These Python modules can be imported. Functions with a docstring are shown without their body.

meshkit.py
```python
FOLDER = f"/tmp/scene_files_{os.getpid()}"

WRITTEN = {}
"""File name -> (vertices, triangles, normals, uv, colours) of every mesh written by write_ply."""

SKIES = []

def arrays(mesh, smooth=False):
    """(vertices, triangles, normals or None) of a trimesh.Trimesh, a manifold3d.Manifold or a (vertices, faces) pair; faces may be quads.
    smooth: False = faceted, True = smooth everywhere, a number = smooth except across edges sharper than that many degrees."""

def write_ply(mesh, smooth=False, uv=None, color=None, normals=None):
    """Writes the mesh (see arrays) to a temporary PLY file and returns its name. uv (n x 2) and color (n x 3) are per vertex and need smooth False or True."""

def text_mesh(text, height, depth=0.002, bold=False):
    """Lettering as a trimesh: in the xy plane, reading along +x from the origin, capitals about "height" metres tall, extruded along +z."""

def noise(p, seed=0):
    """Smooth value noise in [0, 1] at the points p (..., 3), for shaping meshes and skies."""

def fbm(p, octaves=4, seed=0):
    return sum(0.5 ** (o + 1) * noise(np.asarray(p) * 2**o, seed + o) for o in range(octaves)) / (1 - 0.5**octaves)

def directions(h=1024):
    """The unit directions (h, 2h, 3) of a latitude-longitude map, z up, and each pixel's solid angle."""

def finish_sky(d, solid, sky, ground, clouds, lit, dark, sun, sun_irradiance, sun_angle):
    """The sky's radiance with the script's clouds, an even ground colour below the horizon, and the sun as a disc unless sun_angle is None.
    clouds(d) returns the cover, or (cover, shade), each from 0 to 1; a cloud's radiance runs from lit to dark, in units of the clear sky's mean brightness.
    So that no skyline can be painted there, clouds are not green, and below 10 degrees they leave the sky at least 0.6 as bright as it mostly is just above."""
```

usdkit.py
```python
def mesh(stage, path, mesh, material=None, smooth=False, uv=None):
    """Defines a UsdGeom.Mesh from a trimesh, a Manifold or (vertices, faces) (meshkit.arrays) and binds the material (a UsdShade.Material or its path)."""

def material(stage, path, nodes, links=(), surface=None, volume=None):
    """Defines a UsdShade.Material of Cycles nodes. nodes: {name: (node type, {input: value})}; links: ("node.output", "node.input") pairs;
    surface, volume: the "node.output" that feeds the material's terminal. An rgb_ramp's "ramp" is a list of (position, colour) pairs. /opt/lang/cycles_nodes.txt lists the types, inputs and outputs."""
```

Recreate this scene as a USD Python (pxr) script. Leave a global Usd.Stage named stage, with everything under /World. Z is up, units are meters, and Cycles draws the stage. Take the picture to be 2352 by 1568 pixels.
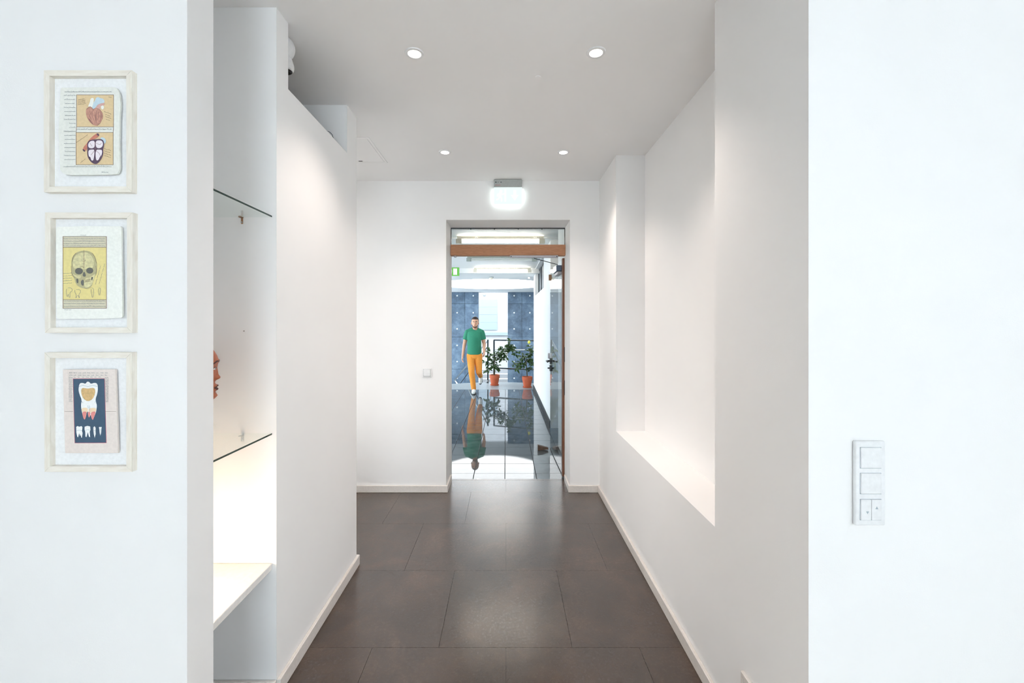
import math, random
import numpy as np
import trimesh
import manifold3d as m3
from shapely.geometry import Polygon, LineString, Point, box as sbox
from shapely.ops import unary_union
from shapely import affinity
from pxr import Usd, UsdGeom, UsdLux, UsdShade, Gf, Sdf, Vt
import usdkit, meshkit

random.seed(7)
RNG = np.random.default_rng(11)
stage = Usd.Stage.CreateInMemory()
UsdGeom.SetStageUpAxis(stage, UsdGeom.Tokens.z)
UsdGeom.SetStageMetersPerUnit(stage, 1.0)
UsdGeom.Xform.Define(stage, '/World')
UsdGeom.Scope.Define(stage, '/World/Looks')

# ------------------------------------------------------------------ camera, sky, sun, daylight, exposure
FPX, VX, VY, EYE = 1000.0, 1162.0, 745.0, 1.5
cam = UsdGeom.Camera.Define(stage, '/World/camera')
cam.CreateHorizontalApertureAttr(36.0)
cam.CreateVerticalApertureAttr(24.0)
cam.CreateFocalLengthAttr(36.0 * FPX / 2352)
cam.CreateHorizontalApertureOffsetAttr((1176 - VX) / 2352 * 36.0)
cam.CreateVerticalApertureOffsetAttr((VY - 784) / 2352 * 36.0)
cam.CreateClippingRangeAttr(Gf.Vec2f(0.02, 500))
cam.CreateExposureAttr(0.66)
cam.AddTranslateOp().Set(Gf.Vec3d(0, 0, EYE))
cam.AddRotateXOp().Set(90.0)

sky = UsdLux.DomeLight.Define(stage, '/World/sky')
sky.CreateIntensityAttr(1.75)
sky.CreateColorAttr(Gf.Vec3f(0.865, 0.965, 1.08))
sun = UsdLux.DistantLight.Define(stage, '/World/sun')
sun.CreateIntensityAttr(3.0)
sun.CreateAngleAttr(0.53)
sun.CreateColorAttr(Gf.Vec3f(1.0, 0.95, 0.88))
SUN = np.array([0.8, 0.30, -0.50]); SUN /= np.linalg.norm(SUN)


def aim(xf, pos, d):
    """places a light at pos with its -z axis along d"""
    d = np.array(d, float) / np.linalg.norm(d)
    up = np.array([0, 0, 1.0]) if abs(d[2]) < 0.95 else np.array([0, 1.0, 0])
    z = -d; x = np.cross(up, z); x /= np.linalg.norm(x); y = np.cross(z, x)
    xf.AddTransformOp().Set(Gf.Matrix4d(*x, 0, *y, 0, *z, 0, *map(float, pos), 1))


aim(sun, (-20, -10, 20), SUN)
WIN_BACK, WIN_BAY, WIN_EAST = (0.74, 0.4, 2.6), (2.82, 3.50, 0.6, 2.5), (-3.35, -1.70, 0.6, 2.5)          # the front room's rear window (half width, sill, head) and the bay's window
SPOT, SPOT_COL = 6.8, (1.0, 0.87, 0.785)


# ------------------------------------------------------------------ helpers
def P(px, py, Y):
    return np.array([(px - VX) * Y / FPX, Y, EYE + (VY - py) * Y / FPX])


def lin(*c):
    a = np.array(c, float) / 255
    return tuple(np.where(a <= 0.04045, a / 12.92, ((a + 0.055) / 1.055) ** 2.4))


USED = {}


def numbered(path):
    k = USED.get(path)
    USED[path] = 0 if k is None else k + 1
    return path if k is None else f'{path}_{k + 1:03d}'


def tag(prim, label=None, cat=None, group=None, kind=None):
    for k, v in (('label', label), ('category', cat), ('group', group), ('kind', kind)):
        if v:
            prim.SetCustomDataByKey(k, v)


def tm(v, f):
    return trimesh.Trimesh(np.asarray(v, float), np.asarray(f, int), process=False)


def join(*ms):
    out = []
    for m in ms:
        out.extend(m if isinstance(m, (list, tuple)) else [m])
    vs, fs, n = [], [], 0
    for m in out:
        v, f, _ = meshkit.arrays(m)
        vs.append(v); fs.append(f + n); n += len(v)
    return tm(np.vstack(vs), np.vstack(fs))


def thing(name, label, cat, loc=(0, 0, 0), rotz=0.0, group=None, kind=None):
    path = numbered('/World/' + name)
    x = UsdGeom.Xform.Define(stage, path)
    x.AddTranslateOp().Set(Gf.Vec3d(*map(float, loc)))
    if rotz:
        x.AddRotateZOp().Set(float(rotz))
    tag(x.GetPrim(), label, cat, group, kind)
    return path


def part(parent, name, mesh, mat, smooth=False, label=None, kind=None):
    path = numbered(f'{parent}/{name}')
    p = usdkit.mesh(stage, path, mesh, MAT[mat], smooth=smooth)
    tag(p.GetPrim(), label, None, None, kind)
    return path


def single(name, mesh, mat, label, cat, group=None, smooth=False, kind=None):
    path = numbered('/World/' + name)
    p = usdkit.mesh(stage, path, mesh, MAT[mat], smooth=smooth)
    tag(p.GetPrim(), label, cat, group, kind)
    return path


def struct(name, mesh, mat, label, cat, smooth=False):
    return single(name, mesh, mat, label, cat, smooth=smooth, kind='structure')


def box(x0, x1, y0, y1, z0, z1):
    return m3.Manifold.cube([x1 - x0, y1 - y0, z1 - z0]).translate([x0, y0, z0])


def cbox(x0, x1, y0, y1, z0, z1, c=0.002):
    pts = []
    for x, sx in ((x0, 1), (x1, -1)):
        for y, sy in ((y0, 1), (y1, -1)):
            for z, sz in ((z0, 1), (z1, -1)):
                pts += [[x, y + sy * c, z + sz * c], [x + sx * c, y, z + sz * c], [x + sx * c, y + sy * c, z]]
    return m3.Manifold.hull_points(np.array(pts))


def union(*ms):
    return m3.Manifold.batch_boolean(list(ms), m3.OpType.Add)


def lathe(profile, n=40, axis_loc=(0, 0, 0)):
    """profile: (r, z) pairs, about z"""
    pr = np.array(profile, float)
    a = np.linspace(0, 2 * np.pi, n, endpoint=False)
    v = np.stack([pr[:, None, 0] * np.cos(a), pr[:, None, 0] * np.sin(a), np.repeat(pr[:, 1:2], n, 1)], -1).reshape(-1, 3) + np.array(axis_loc)
    f = []
    for i in range(len(pr) - 1):
        for j in range(n):
            k = (j + 1) % n
            f += [[i * n + j, i * n + k, (i + 1) * n + k], [i * n + j, (i + 1) * n + k, (i + 1) * n + j]]
    m = tm(v, f)
    return m


def tube(pts, r, sides=10):
    p = np.asarray(pts, float)
    rad = np.broadcast_to(np.asarray(r, float), (len(p),))
    t = np.gradient(p, axis=0); t /= np.linalg.norm(t, axis=1, keepdims=True) + 1e-12
    ref = np.array([0.31, 0.22, 0.93]) if abs(np.mean(t @ np.array([0.31, 0.22, 0.93]))) < 0.9 else np.array([1.0, 0, 0])
    a = np.cross(t, ref); a /= np.linalg.norm(a, axis=1, keepdims=True) + 1e-12
    b = np.cross(t, a)
    ang = np.arange(sides) * 2 * np.pi / sides
    v = (p[:, None] + rad[:, None, None] * (np.cos(ang)[None, :, None] * a[:, None] + np.sin(ang)[None, :, None] * b[:, None])).reshape(-1, 3)
    f = []
    for i in range(len(p) - 1):
        for j in range(sides):
            k = (j + 1) % sides
            f += [[i * sides + j, (i + 1) * sides + k, i * sides + k], [i * sides + j, (i + 1) * sides + j, (i + 1) * sides + k]]
    n = len(v)
    v = np.vstack([v, p[0], p[-1]])
    for j in range(sides):
        k = (j + 1) % sides
        f += [[n, j, k], [n + 1, (len(p) - 1) * sides + k, (len(p) - 1) * sides + j]]
    return tm(v, f)


def ball(c, r, seg=24):
    return m3.Manifold.sphere(r, seg).translate(list(map(float, c)))


def bone(a, ra, b, rb, seg=20):
    return m3.Manifold.batch_hull([ball(a, ra, seg), ball(b, rb, seg)])


def soften(man, length=0.02, it=12, lamb=0.5):
    m = man.refine_to_length(length)
    v, f, _ = meshkit.arrays(m)
    t = trimesh.Trimesh(v, f, process=True)
    trimesh.smoothing.filter_taubin(t, lamb=lamb, nu=lamb + 0.03, iterations=it)
    return t


# ------------------------------------------------------------------ materials
MAT = {}


def mat(name, nodes, links=(), surface='p.BSDF'):
    MAT[name] = usdkit.material(stage, '/World/Looks/' + name, nodes, links, surface=surface)


def plain(name, col, rough=0.5, **kw):
    """flat coloured surface with a slight grain"""
    mat(name, {'c': ('texture_coordinate', {}), 'n': ('noise_texture', {'scale': kw.pop('grain', 60.0), 'detail': 3.0}),
               'r': ('rgb_ramp', {'ramp': [(0.3, tuple(np.array(col) * (1 - kw.get('vary', 0.04)))), (0.7, tuple(np.minimum(1, np.array(col) * (1 + kw.pop('vary', 0.04)))))]}),
               'p': ('principled_bsdf', {'roughness': rough, **kw})},
        [('c.object', 'n.vector'), ('n.fac', 'r.fac'), ('r.color', 'p.base_color')])


def paint(name, col, rough=0.75):
    mat(name, {'g': ('geometry', {}), 'n': ('noise_texture', {'scale': 220.0, 'detail': 2.0}),
               'n2': ('noise_texture', {'scale': 1.6, 'detail': 3.0}),
               'r': ('rgb_ramp', {'ramp': [(0.3, tuple(np.array(col) * 0.985)), (0.7, tuple(np.array(col) * 1.01))]}),
               'b': ('bump', {'strength': 0.06, 'distance': 0.002}),
               'p': ('principled_bsdf', {'roughness': rough, 'specular_ior_level': 0.3})},
        [('g.position', 'n.vector'), ('g.position', 'n2.vector'), ('n2.fac', 'r.fac'), ('r.color', 'p.base_color'), ('n.fac', 'b.height'), ('b.normal', 'p.normal')])


def emit(name, col, s):
    mat(name, {'e': ('emission', {'color': col, 'strength': float(s)})}, surface='e.emission')


paint('wall_paint', (0.90, 0.888, 0.877))
paint('ceiling_paint', (0.90, 0.885, 0.875))
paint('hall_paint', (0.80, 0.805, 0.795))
plain('trim_paint', (0.75, 0.70, 0.655), 0.4)
plain('white_plastic', (0.82, 0.82, 0.82), 0.35)
plain('board_white', (0.84, 0.82, 0.79), 0.45)
# vinyl tiles: mottled dark brown, satin
mat('vinyl', {'g': ('geometry', {}), 'o': ('object_info', {}), 'mp': ('mapping', {'scale': (1.0, 1.0, 1.0)}),
              'n': ('noise_texture', {'scale': 3.2, 'detail': 8.0, 'roughness': 0.62, 'distortion': 0.4}),
              'n2': ('noise_texture', {'scale': 60.0, 'detail': 5.0, 'roughness': 0.7}),
              'r': ('rgb_ramp', {'ramp': [(0.25, lin(42, 29, 21)), (0.5, lin(60, 43, 32)), (0.75, lin(82, 61, 47))]}),
              'r2': ('rgb_ramp', {'ramp': [(0.3, (0.93, 0.93, 0.93)), (0.7, (1.05, 1.04, 1.03))]}),
              'm': ('mix_color', {'blend_type': 'multiply', 'fac': 1.0, 'use_clamp': False}),
              'rr': ('map_range', {'from_min': 0.3, 'from_max': 0.7, 'to_min': 0.21, 'to_max': 0.29}),
              'b': ('bump', {'strength': 0.05, 'distance': 0.001}),
              'p': ('principled_bsdf', {'specular_ior_level': 0.6, 'coat_weight': 0.55, 'coat_roughness': 0.21, 'coat_ior': 1.65})},
    [('g.position', 'n.vector'), ('g.position', 'n2.vector'), ('n.fac', 'r.fac'), ('n2.fac', 'r2.fac'), ('r.color', 'm.a'), ('r2.color', 'm.b'),
     ('m.result', 'p.base_color'), ('n2.fac', 'rr.value'), ('rr.result', 'p.roughness'), ('n2.fac', 'b.height'), ('b.normal', 'p.normal')])
plain('joint_dark', lin(40, 33, 29), 0.8)
mat('hall_tile', {'g': ('geometry', {}), 'n': ('noise_texture', {'scale': 9.0, 'detail': 6.0}),
                  'r': ('rgb_ramp', {'ramp': [(0.3, lin(78, 85, 90)), (0.7, lin(99, 105, 108))]}),
                  'p': ('principled_bsdf', {'roughness': 0.025, 'ior': 1.47})},
    [('g.position', 'n.vector'), ('n.fac', 'r.fac'), ('r.color', 'p.base_color')])
plain('grout', lin(66, 70, 74), 0.7)
mat('terrazzo', {'g': ('geometry', {}), 'n': ('voronoi_texture', {'scale': 90.0}), 'r': ('rgb_ramp', {'ramp': [(0.0, lin(84, 90, 94)), (0.35, lin(138, 146, 150)), (1.0, lin(174, 182, 185))]}),
                 'p': ('principled_bsdf', {'roughness': 0.35})}, [('g.position', 'n.vector'), ('n.distance', 'r.fac'), ('r.color', 'p.base_color')])
mat('blue_concrete', {'g': ('geometry', {}), 'o': ('object_info', {}), 'n': ('noise_texture', {'scale': 2.6, 'detail': 9.0, 'roughness': 0.68}),
                      'r': ('rgb_ramp', {'ramp': [(0.3, lin(70, 86, 103)), (0.5, lin(99, 121, 143)), (0.7, lin(138, 161, 181))]}),
                      'h': ('hsv', {'saturation': 1.0}), 'v': ('map_range', {'to_min': 0.8, 'to_max': 1.12}),
                      'b': ('bump', {'strength': 0.15, 'distance': 0.01}),
                      'p': ('principled_bsdf', {'roughness': 0.55})},
    [('g.position', 'n.vector'), ('n.fac', 'r.fac'), ('r.color', 'h.color'), ('o.random', 'v.value'), ('v.result', 'h.value'), ('h.color', 'p.base_color'), ('n.fac', 'b.height'), ('b.normal', 'p.normal')])


def wood(name, a, b, scale=(1, 1, 12), rough=0.45):
    mat(name, {'c': ('texture_coordinate', {}), 'mp': ('mapping', {'scale': scale}), 'n': ('noise_texture', {'scale': 9.0, 'detail': 6.0, 'distortion': 0.6}),
               'r': ('rgb_ramp', {'ramp': [(0.3, a), (0.7, b)]}), 'p': ('principled_bsdf', {'roughness': rough})},
        [('c.object', 'mp.vector'), ('mp.vector', 'n.vector'), ('n.fac', 'r.fac'), ('r.color', 'p.base_color')])


wood('pale_wood_h', lin(234, 225, 211), lin(246, 240, 229), (2, 8, 14))
wood('pale_wood_v', lin(234, 225, 211), lin(246, 240, 229), (14, 8, 2))
wood('pale_plank', lin(206, 196, 182), lin(226, 218, 206), (14, 1, 4), 0.4)
wood('beam_wood', lin(178, 120, 80), lin(200, 142, 100), (2, 10, 14), 0.4)
wood('stile_wood', lin(104, 66, 46), lin(130, 84, 58), (12, 12, 1), 0.4)
wood('wedge_wood', lin(92, 70, 56), lin(122, 94, 76), (3, 10, 10), 0.5)
plain('dark_metal', lin(62, 62, 64), 0.35, metallic=0.7)
plain('rail_metal', lin(58, 66, 72), 0.4, metallic=0.3)
plain('steel', lin(205, 210, 212), 0.22, metallic=0.9)
plain('bronze', lin(150, 112, 84), 0.35, metallic=0.7)
plain('closer_grey', lin(176, 172, 176), 0.4, metallic=0.4)
plain('closer_blue', lin(96, 110, 128), 0.25, metallic=0.6)
plain('black_rubber', lin(24, 24, 25), 0.5)
plain('black_stone', lin(30, 33, 34), 0.5)
emit('sign_green', lin(104, 176, 86), 0.9)
plain('sign_white', (0.85, 0.87, 0.85), 0.4)
emit('sign_lit_white', (0.93, 0.97, 0.94), 0.9)
plain('housing_grey', lin(178, 182, 180), 0.4)
plain('mark_dark', lin(60, 66, 70), 0.6)
plain('mark_red', lin(196, 120, 120), 0.6)
plain('arrow_grey', lin(172, 184, 190), 0.6)
plain('terracotta_pot', lin(196, 96, 62), 0.7, vary=0.08)
plain('soil', lin(58, 46, 38), 0.95)
plain('bark', lin(84, 80, 62), 0.8)
mat('leaf', {'g': ('geometry', {}), 'r': ('rgb_ramp', {'ramp': [(0.0, lin(58, 86, 42)), (0.6, lin(104, 134, 66)), (1.0, lin(194, 204, 108))]}),
             'p': ('principled_bsdf', {'roughness': 0.38}), 't': ('translucent_bsdf', {}), 'm': ('mix_closure', {'fac': 0.2})},
    [('g.random_per_island', 'r.fac'), ('r.color', 'p.base_color'), ('r.color', 't.color'), ('p.BSDF', 'm.closure1'), ('t.BSDF', 'm.closure2')], 'm.closure')
plain('lemon', lin(226, 220, 90), 0.5)
mat('pane', {'t': ('transparent_bsdf', {'color': (0.97, 0.985, 0.98)}), 'g': ('glossy_bsdf', {'color': (1, 1, 1), 'roughness': 0.0}), 'f': ('fresnel', {'IOR': 1.5}), 'k': ('geometry', {}),
             'i': ('math', {'math_type': 'subtract', 'value1': 1.0}), 'x': ('math', {'math_type': 'multiply'}), 'm': ('mix_closure', {})},
    [('k.backfacing', 'i.value2'), ('i.value', 'x.value1'), ('f.fac', 'x.value2'), ('x.value', 'm.fac'), ('t.BSDF', 'm.closure1'), ('g.BSDF', 'm.closure2')], 'm.closure')
mat('amber_pane', {'t': ('transparent_bsdf', {'color': (1.0, 0.955, 0.90)}), 'g': ('glossy_bsdf', {'color': (1, 1, 1), 'roughness': 0.0}), 'f': ('fresnel', {'IOR': 1.5}), 'k': ('geometry', {}),
             'i': ('math', {'math_type': 'subtract', 'value1': 1.0}), 'x': ('math', {'math_type': 'multiply'}), 'm': ('mix_closure', {})},
    [('k.backfacing', 'i.value2'), ('i.value', 'x.value1'), ('f.fac', 'x.value2'), ('x.value', 'm.fac'), ('t.BSDF', 'm.closure1'), ('g.BSDF', 'm.closure2')], 'm.closure')
mat('shelf_glass', {'t': ('transparent_bsdf', {'color': (0.955, 0.975, 0.965)}), 'g': ('glossy_bsdf', {'color': (1, 1, 1), 'roughness': 0.0}), 'f': ('fresnel', {'IOR': 1.5}), 'k': ('geometry', {}),
             'i': ('math', {'math_type': 'subtract', 'value1': 1.0}), 'x': ('math', {'math_type': 'multiply'}), 'm': ('mix_closure', {})},
    [('k.backfacing', 'i.value2'), ('i.value', 'x.value1'), ('f.fac', 'x.value2'), ('x.value', 'm.fac'), ('t.BSDF', 'm.closure1'), ('g.BSDF', 'm.closure2')], 'm.closure')
plain('glass_edge', lin(40, 62, 55), 0.15)
emit('skylight_glow', (0.95, 0.98, 1.0), 3.3)
emit('tube_glow', (1.0, 0.95, 0.86), 14.0)
emit('slot_glow', (1.0, 0.94, 0.82), 7.0)
plain('tube_off', (0.8, 0.82, 0.78), 0.3)
plain('lamp_body', lin(238, 230, 212), 0.5)
plain('lamp_body_off', lin(176, 184, 178), 0.5)
emit('spot_glow', (1.0, 0.93, 0.80), 14.0)
emit('exit_glow', (0.83, 1.0, 0.965), 0.69)
emit('exit_backlight', (0.88, 1.0, 0.98), 3.2)
emit('exit_glow_white', (1.0, 1.0, 1.0), 0.95)
emit('lamp_white', (1.0, 0.98, 0.95), 4.0)
emit('uplight_glow', (1.0, 0.80, 0.60), 10.0)
plain('skin', lin(212, 160, 132), 0.55)
plain('hair', lin(46, 34, 28), 0.7)
plain('beard', lin(110, 78, 60), 0.8)
plain('polo', lin(44, 128, 98), 0.8, vary=0.07)
plain('polo_trim', lin(150, 190, 160), 0.8)
plain('trousers', lin(236, 150, 58), 0.8, vary=0.06)
plain('shoe', lin(222, 224, 220), 0.6)
plain('shoe_sole', lin(40, 42, 42), 0.6)
plain('eye_white', lin(226, 222, 214), 0.4)
plain('eye_dark', lin(40, 34, 30), 0.4)
plain('lips', lin(176, 110, 98), 0.5)
plain('mask_clay', lin(172, 98, 66), 0.5, vary=0.12, grain=25.0)
plain('mask_dark', lin(78, 42, 36), 0.5)
plain('facade_white', (0.31, 0.318, 0.32), 0.8)
plain('facade_blue', lin(118, 130, 137), 0.6)
plain('glass_dark', lin(64, 76, 82), 0.45)
# print inks
for nm, c in dict(mount=(232, 238, 242), page_aged=(221, 221, 213), page_cream=(231, 230, 222), page_pink=(221, 208, 200), gold=(216, 190, 144), yellow=(222, 206, 132), beige=(206, 198, 172),
                  navy=(58, 84, 108), ink=(122, 126, 130), brown_ink=(118, 96, 82), red_ink=(176, 92, 110), heart=(190, 138, 118), heart_dark=(134, 92, 92), vessel_white=(232, 232, 222), vessel_blue=(186, 206, 216),
                  vessel_pink=(206, 160, 152), plum=(88, 66, 88), chamber=(228, 218, 224), red_tube=(196, 118, 96), bone=(206, 198, 148), bone_shade=(178, 170, 126), socket=(98, 98, 92), tooth=(230, 232, 228),
                  tooth_shade=(170, 184, 194), dentine=(206, 170, 112), root_pink=(222, 134, 128), root_cream=(236, 206, 170)).items():
    plain('ink_' + nm, tuple(np.minimum(0.93, (0.9 * np.array(lin(*c)) + 0.1 * np.mean(lin(*c))) * 1.18)), 0.7, vary=0.16 if nm in ('heart', 'red_tube', 'bone', 'dentine') else 0.04, grain=130.0)

# ------------------------------------------------------------------ the setting: room, corridor
H = 2.785
XL, XR = -0.93, 0.837            # corridor wall faces
YE, YD = 3.90, 4.20              # end wall, door plane
struct('wall_front_left', box(-3.1, XL, 1.27, 1.384, 0, H), 'wall_paint', 'bluish white wall carrying the three framed drawings', 'wall')
struct('wall_front_right', box(XR + 0.001, 3.1, 1.204, 1.33, 0, H), 'wall_paint', 'pale wall with the triple light switch', 'wall')
struct('wall_left', union(box(-1.32, -1.22, 1.384, 1.86, 0, H), box(-1.9, XL, 1.765, 1.86, 0, H), box(-1.03, XL, 1.86, 2.71, 0, 2.505),
                          box(-1.9, XL, 2.548, 2.71, 0, H), box(-1.9, -1.8, 1.86, 2.71, 0, H)), 'wall_paint', 'white partition on the left with shelf niche and high cut-out', 'wall')
struct('wall_right', union(box(XR, 1.25, 1.331, YE, 0, 0.69), box(XR, 1.25, 1.331, 1.744, 0, H), box(XR, 1.25, 1.204, 1.744, 0, H) - box(XR + 0.001, 2, 1.2, 1.331, -1, 4), box(XR, 1.25, 3.308, YE, 0, H), box(1.057, 1.25, 1.7, 3.4, 0, H)),
       'wall_paint', 'white corridor wall on the right with a deep recess', 'wall')
end = box(-2.1, 1.25, YE, YD + 0.1, 0, H) - box(-0.535, 0.574, YE - 1, YD + 1, -1, 2.437)
struct('wall_end', end, 'wall_paint', 'white end wall around the doorway', 'wall')
struct('wall_side', union(box(-2.1, -2.0, 2.71, YE, 0, H) - box(-3, 0, WIN_BAY[0], WIN_BAY[1], WIN_BAY[2], WIN_BAY[3]), box(-2.1, -1.9, 2.6, 2.71, 0, H)), 'wall_paint', 'white wall of the side bay beyond the partition', 'wall')
struct('wall_east', box(3.0, 3.1, -3.5, 1.204, 0, H) - box(2, 5, *WIN_EAST), 'wall_paint', 'white side wall of the front room on the switch side', 'wall')
ey0, ey1, ez0, ez1 = WIN_EAST
w = thing('window_6', 'window in the side wall of the front room on the switch side', 'window', (3.05, 0, 0), kind='structure')
part(w, 'window_frame', join(cbox(-0.04, 0.04, ey0, ey1, ez0, ez0 + 0.05), cbox(-0.04, 0.04, ey0, ey1, ez1 - 0.05, ez1), *[cbox(-0.04, 0.04, y - 0.025, y + 0.025, ez0 + 0.05, ez1 - 0.05) for y in (ey0 + 0.025, ey1 - 0.025)]), 'white_plastic')
part(w, 'pane', box(-0.005, 0.005, ey0 + 0.05, ey1 - 0.05, ez0 + 0.05, ez1 - 0.05), 'pane')
struct('wall_west', box(-3.1, -3.0, -3.5, 1.27, 0, H), 'wall_paint', 'white side wall of the front room on the picture side', 'wall')
bx, bz0, bz1 = WIN_BACK
struct('wall_back', box(-3.1, 3.1, -3.6, -3.5, 0, H) - box(-bx, bx, -5, 0, bz0, bz1), 'wall_paint', 'white rear wall of the front room with a window', 'wall')
struct('ceiling', box(-3.1, 3.1, -3.6, YD + 0.1, H, H + 0.1), 'ceiling_paint', 'white plaster ceiling of the corridor', 'ceiling')
w = thing('window_1', 'tall two-part window in the rear wall of the front room', 'window', (0, -3.55, 0), kind='structure')
part(w, 'window_frame', join(cbox(-bx, bx, -0.04, 0.04, bz0, bz0 + 0.06), cbox(-bx, bx, -0.04, 0.04, bz1 - 0.06, bz1), *[cbox(x - 0.03, x + 0.03, -0.04, 0.04, bz0 + 0.06, bz1 - 0.06) for x in (-bx + 0.03, 0.0, bx - 0.03)]), 'white_plastic')
for x0, x1 in ((-bx + 0.06, -0.03), (0.03, bx - 0.06)):
    part(w, 'pane', box(x0, x1, -0.005, 0.005, bz0 + 0.06, bz1 - 0.06), 'pane')
by0, by1, cz0, cz1 = WIN_BAY
w = thing('window_5', 'window of the side bay behind the left partition', 'window', (-2.05, 0, 0), kind='structure')
part(w, 'window_frame', join(cbox(-0.04, 0.04, by0, by1, cz0, cz0 + 0.05), cbox(-0.04, 0.04, by0, by1, cz1 - 0.05, cz1), *[cbox(-0.04, 0.04, y - 0.025, y + 0.025, cz0 + 0.05, cz1 - 0.05) for y in (by0 + 0.025, by1 - 0.025)]), 'white_plastic')
part(w, 'pane', box(-0.005, 0.005, by0 + 0.05, by1 - 0.05, cz0 + 0.05, cz1 - 0.05), 'amber_pane')

# corridor floor: vinyl tiles, each its own piece
fl = thing('floor', 'dark brown mottled tile floor of the corridor', 'floor', kind='structure')
part(fl, 'subfloor', box(-3.1, 3.1, -3.6, YD, -0.1, -0.006), 'joint_dark')
area = unary_union([sbox(XL, 1.2, XR, YE), sbox(-1.22, 1.384, XL, 1.765), sbox(-2.0, 2.71, XL + 0.01, YE), sbox(-0.535, YE - 0.01, 0.574, YD)])
row_edges = [4.527, 3.896, 3.282, 2.655, 2.022, 1.40, 0.775, 0.15, -0.475, -1.1, -1.725, -2.35, -2.975, -3.6]
g = 0.0008
for i in range(len(row_edges) - 1):
    y1, y0 = row_edges[i], row_edges[i + 1]
    off = -0.312 if i % 2 == 1 else 0.0
    for k in range(-6, 6):
        x0 = off + 0.62 * k
        q = sbox(x0 + g, y0 + g, x0 + 0.62 - g, y1 - g).intersection(area)
        if q.area < 2e-4:
            continue
        for q1 in getattr(q, 'geoms', [q]):
            if q1.area < 2e-4 or q1.geom_type != 'Polygon':
                continue
            t = trimesh.creation.extrude_polygon(q1.simplify(1e-5), 0.0058, engine='earcut')
            t.apply_translation([0, 0, -0.0058])
            part(fl, 'tile', t, 'vinyl')
ff = thing('front_floor', 'pale plank floor of the front room', 'floor', kind='structure')
part(ff, 'subfloor', box(-3.0, 3.0, -3.5, 1.2, -0.0062, -0.0058), 'joint_dark')
for k in range(20):
    for q0, q1 in (((-3.5, -1.2), (-1.2, 1.199)) if k % 2 else ((-3.5, -2.3), (-2.3, 0.0), (0.0, 1.199))):
        part(ff, 'plank', box(-3.0 + 0.3 * k + 0.001, -2.7 + 0.3 * k - 0.001, q0 + 0.001, q1 - 0.001, -0.0058, 0), 'pale_plank')

# baseboards
bh, bt = 0.062, 0.016
struct('baseboard_left', union(cbox(XL, XL + bt, 1.765, 2.71 + bt, 0, bh, 0.003), cbox(-1.6, XL + bt, 2.71, 2.71 + bt, 0, bh, 0.003)), 'trim_paint', 'cream baseboard along the left partition', 'baseboard')
struct('baseboard_right', cbox(XR - bt, XR, 1.204, YE, 0, bh, 0.003), 'trim_paint', 'cream baseboard along the right corridor wall', 'baseboard')
struct('baseboard_end_left', union(cbox(-2.0, -0.535 + bt, YE - bt, YE, 0, bh, 0.003), cbox(-0.535, -0.535 + bt, YE - bt, YD - 0.02, 0, bh, 0.003)), 'trim_paint', 'cream baseboard on the end wall left of the doorway', 'baseboard')
struct('baseboard_end_right', union(cbox(0.574 - bt, XR - bt, YE - bt, YE, 0, bh, 0.003), cbox(0.574 - bt, 0.574, YE - bt, YD - 0.02, 0, bh, 0.003)), 'trim_paint', 'cream baseboard on the end wall right of the doorway', 'baseboard')
struct('baseboard_niche', cbox(-1.22, XL, 1.765 - bt, 1.765, 0, bh, 0.003), 'trim_paint', 'baseboard inside the niche under the shelf board', 'baseboard')

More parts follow.
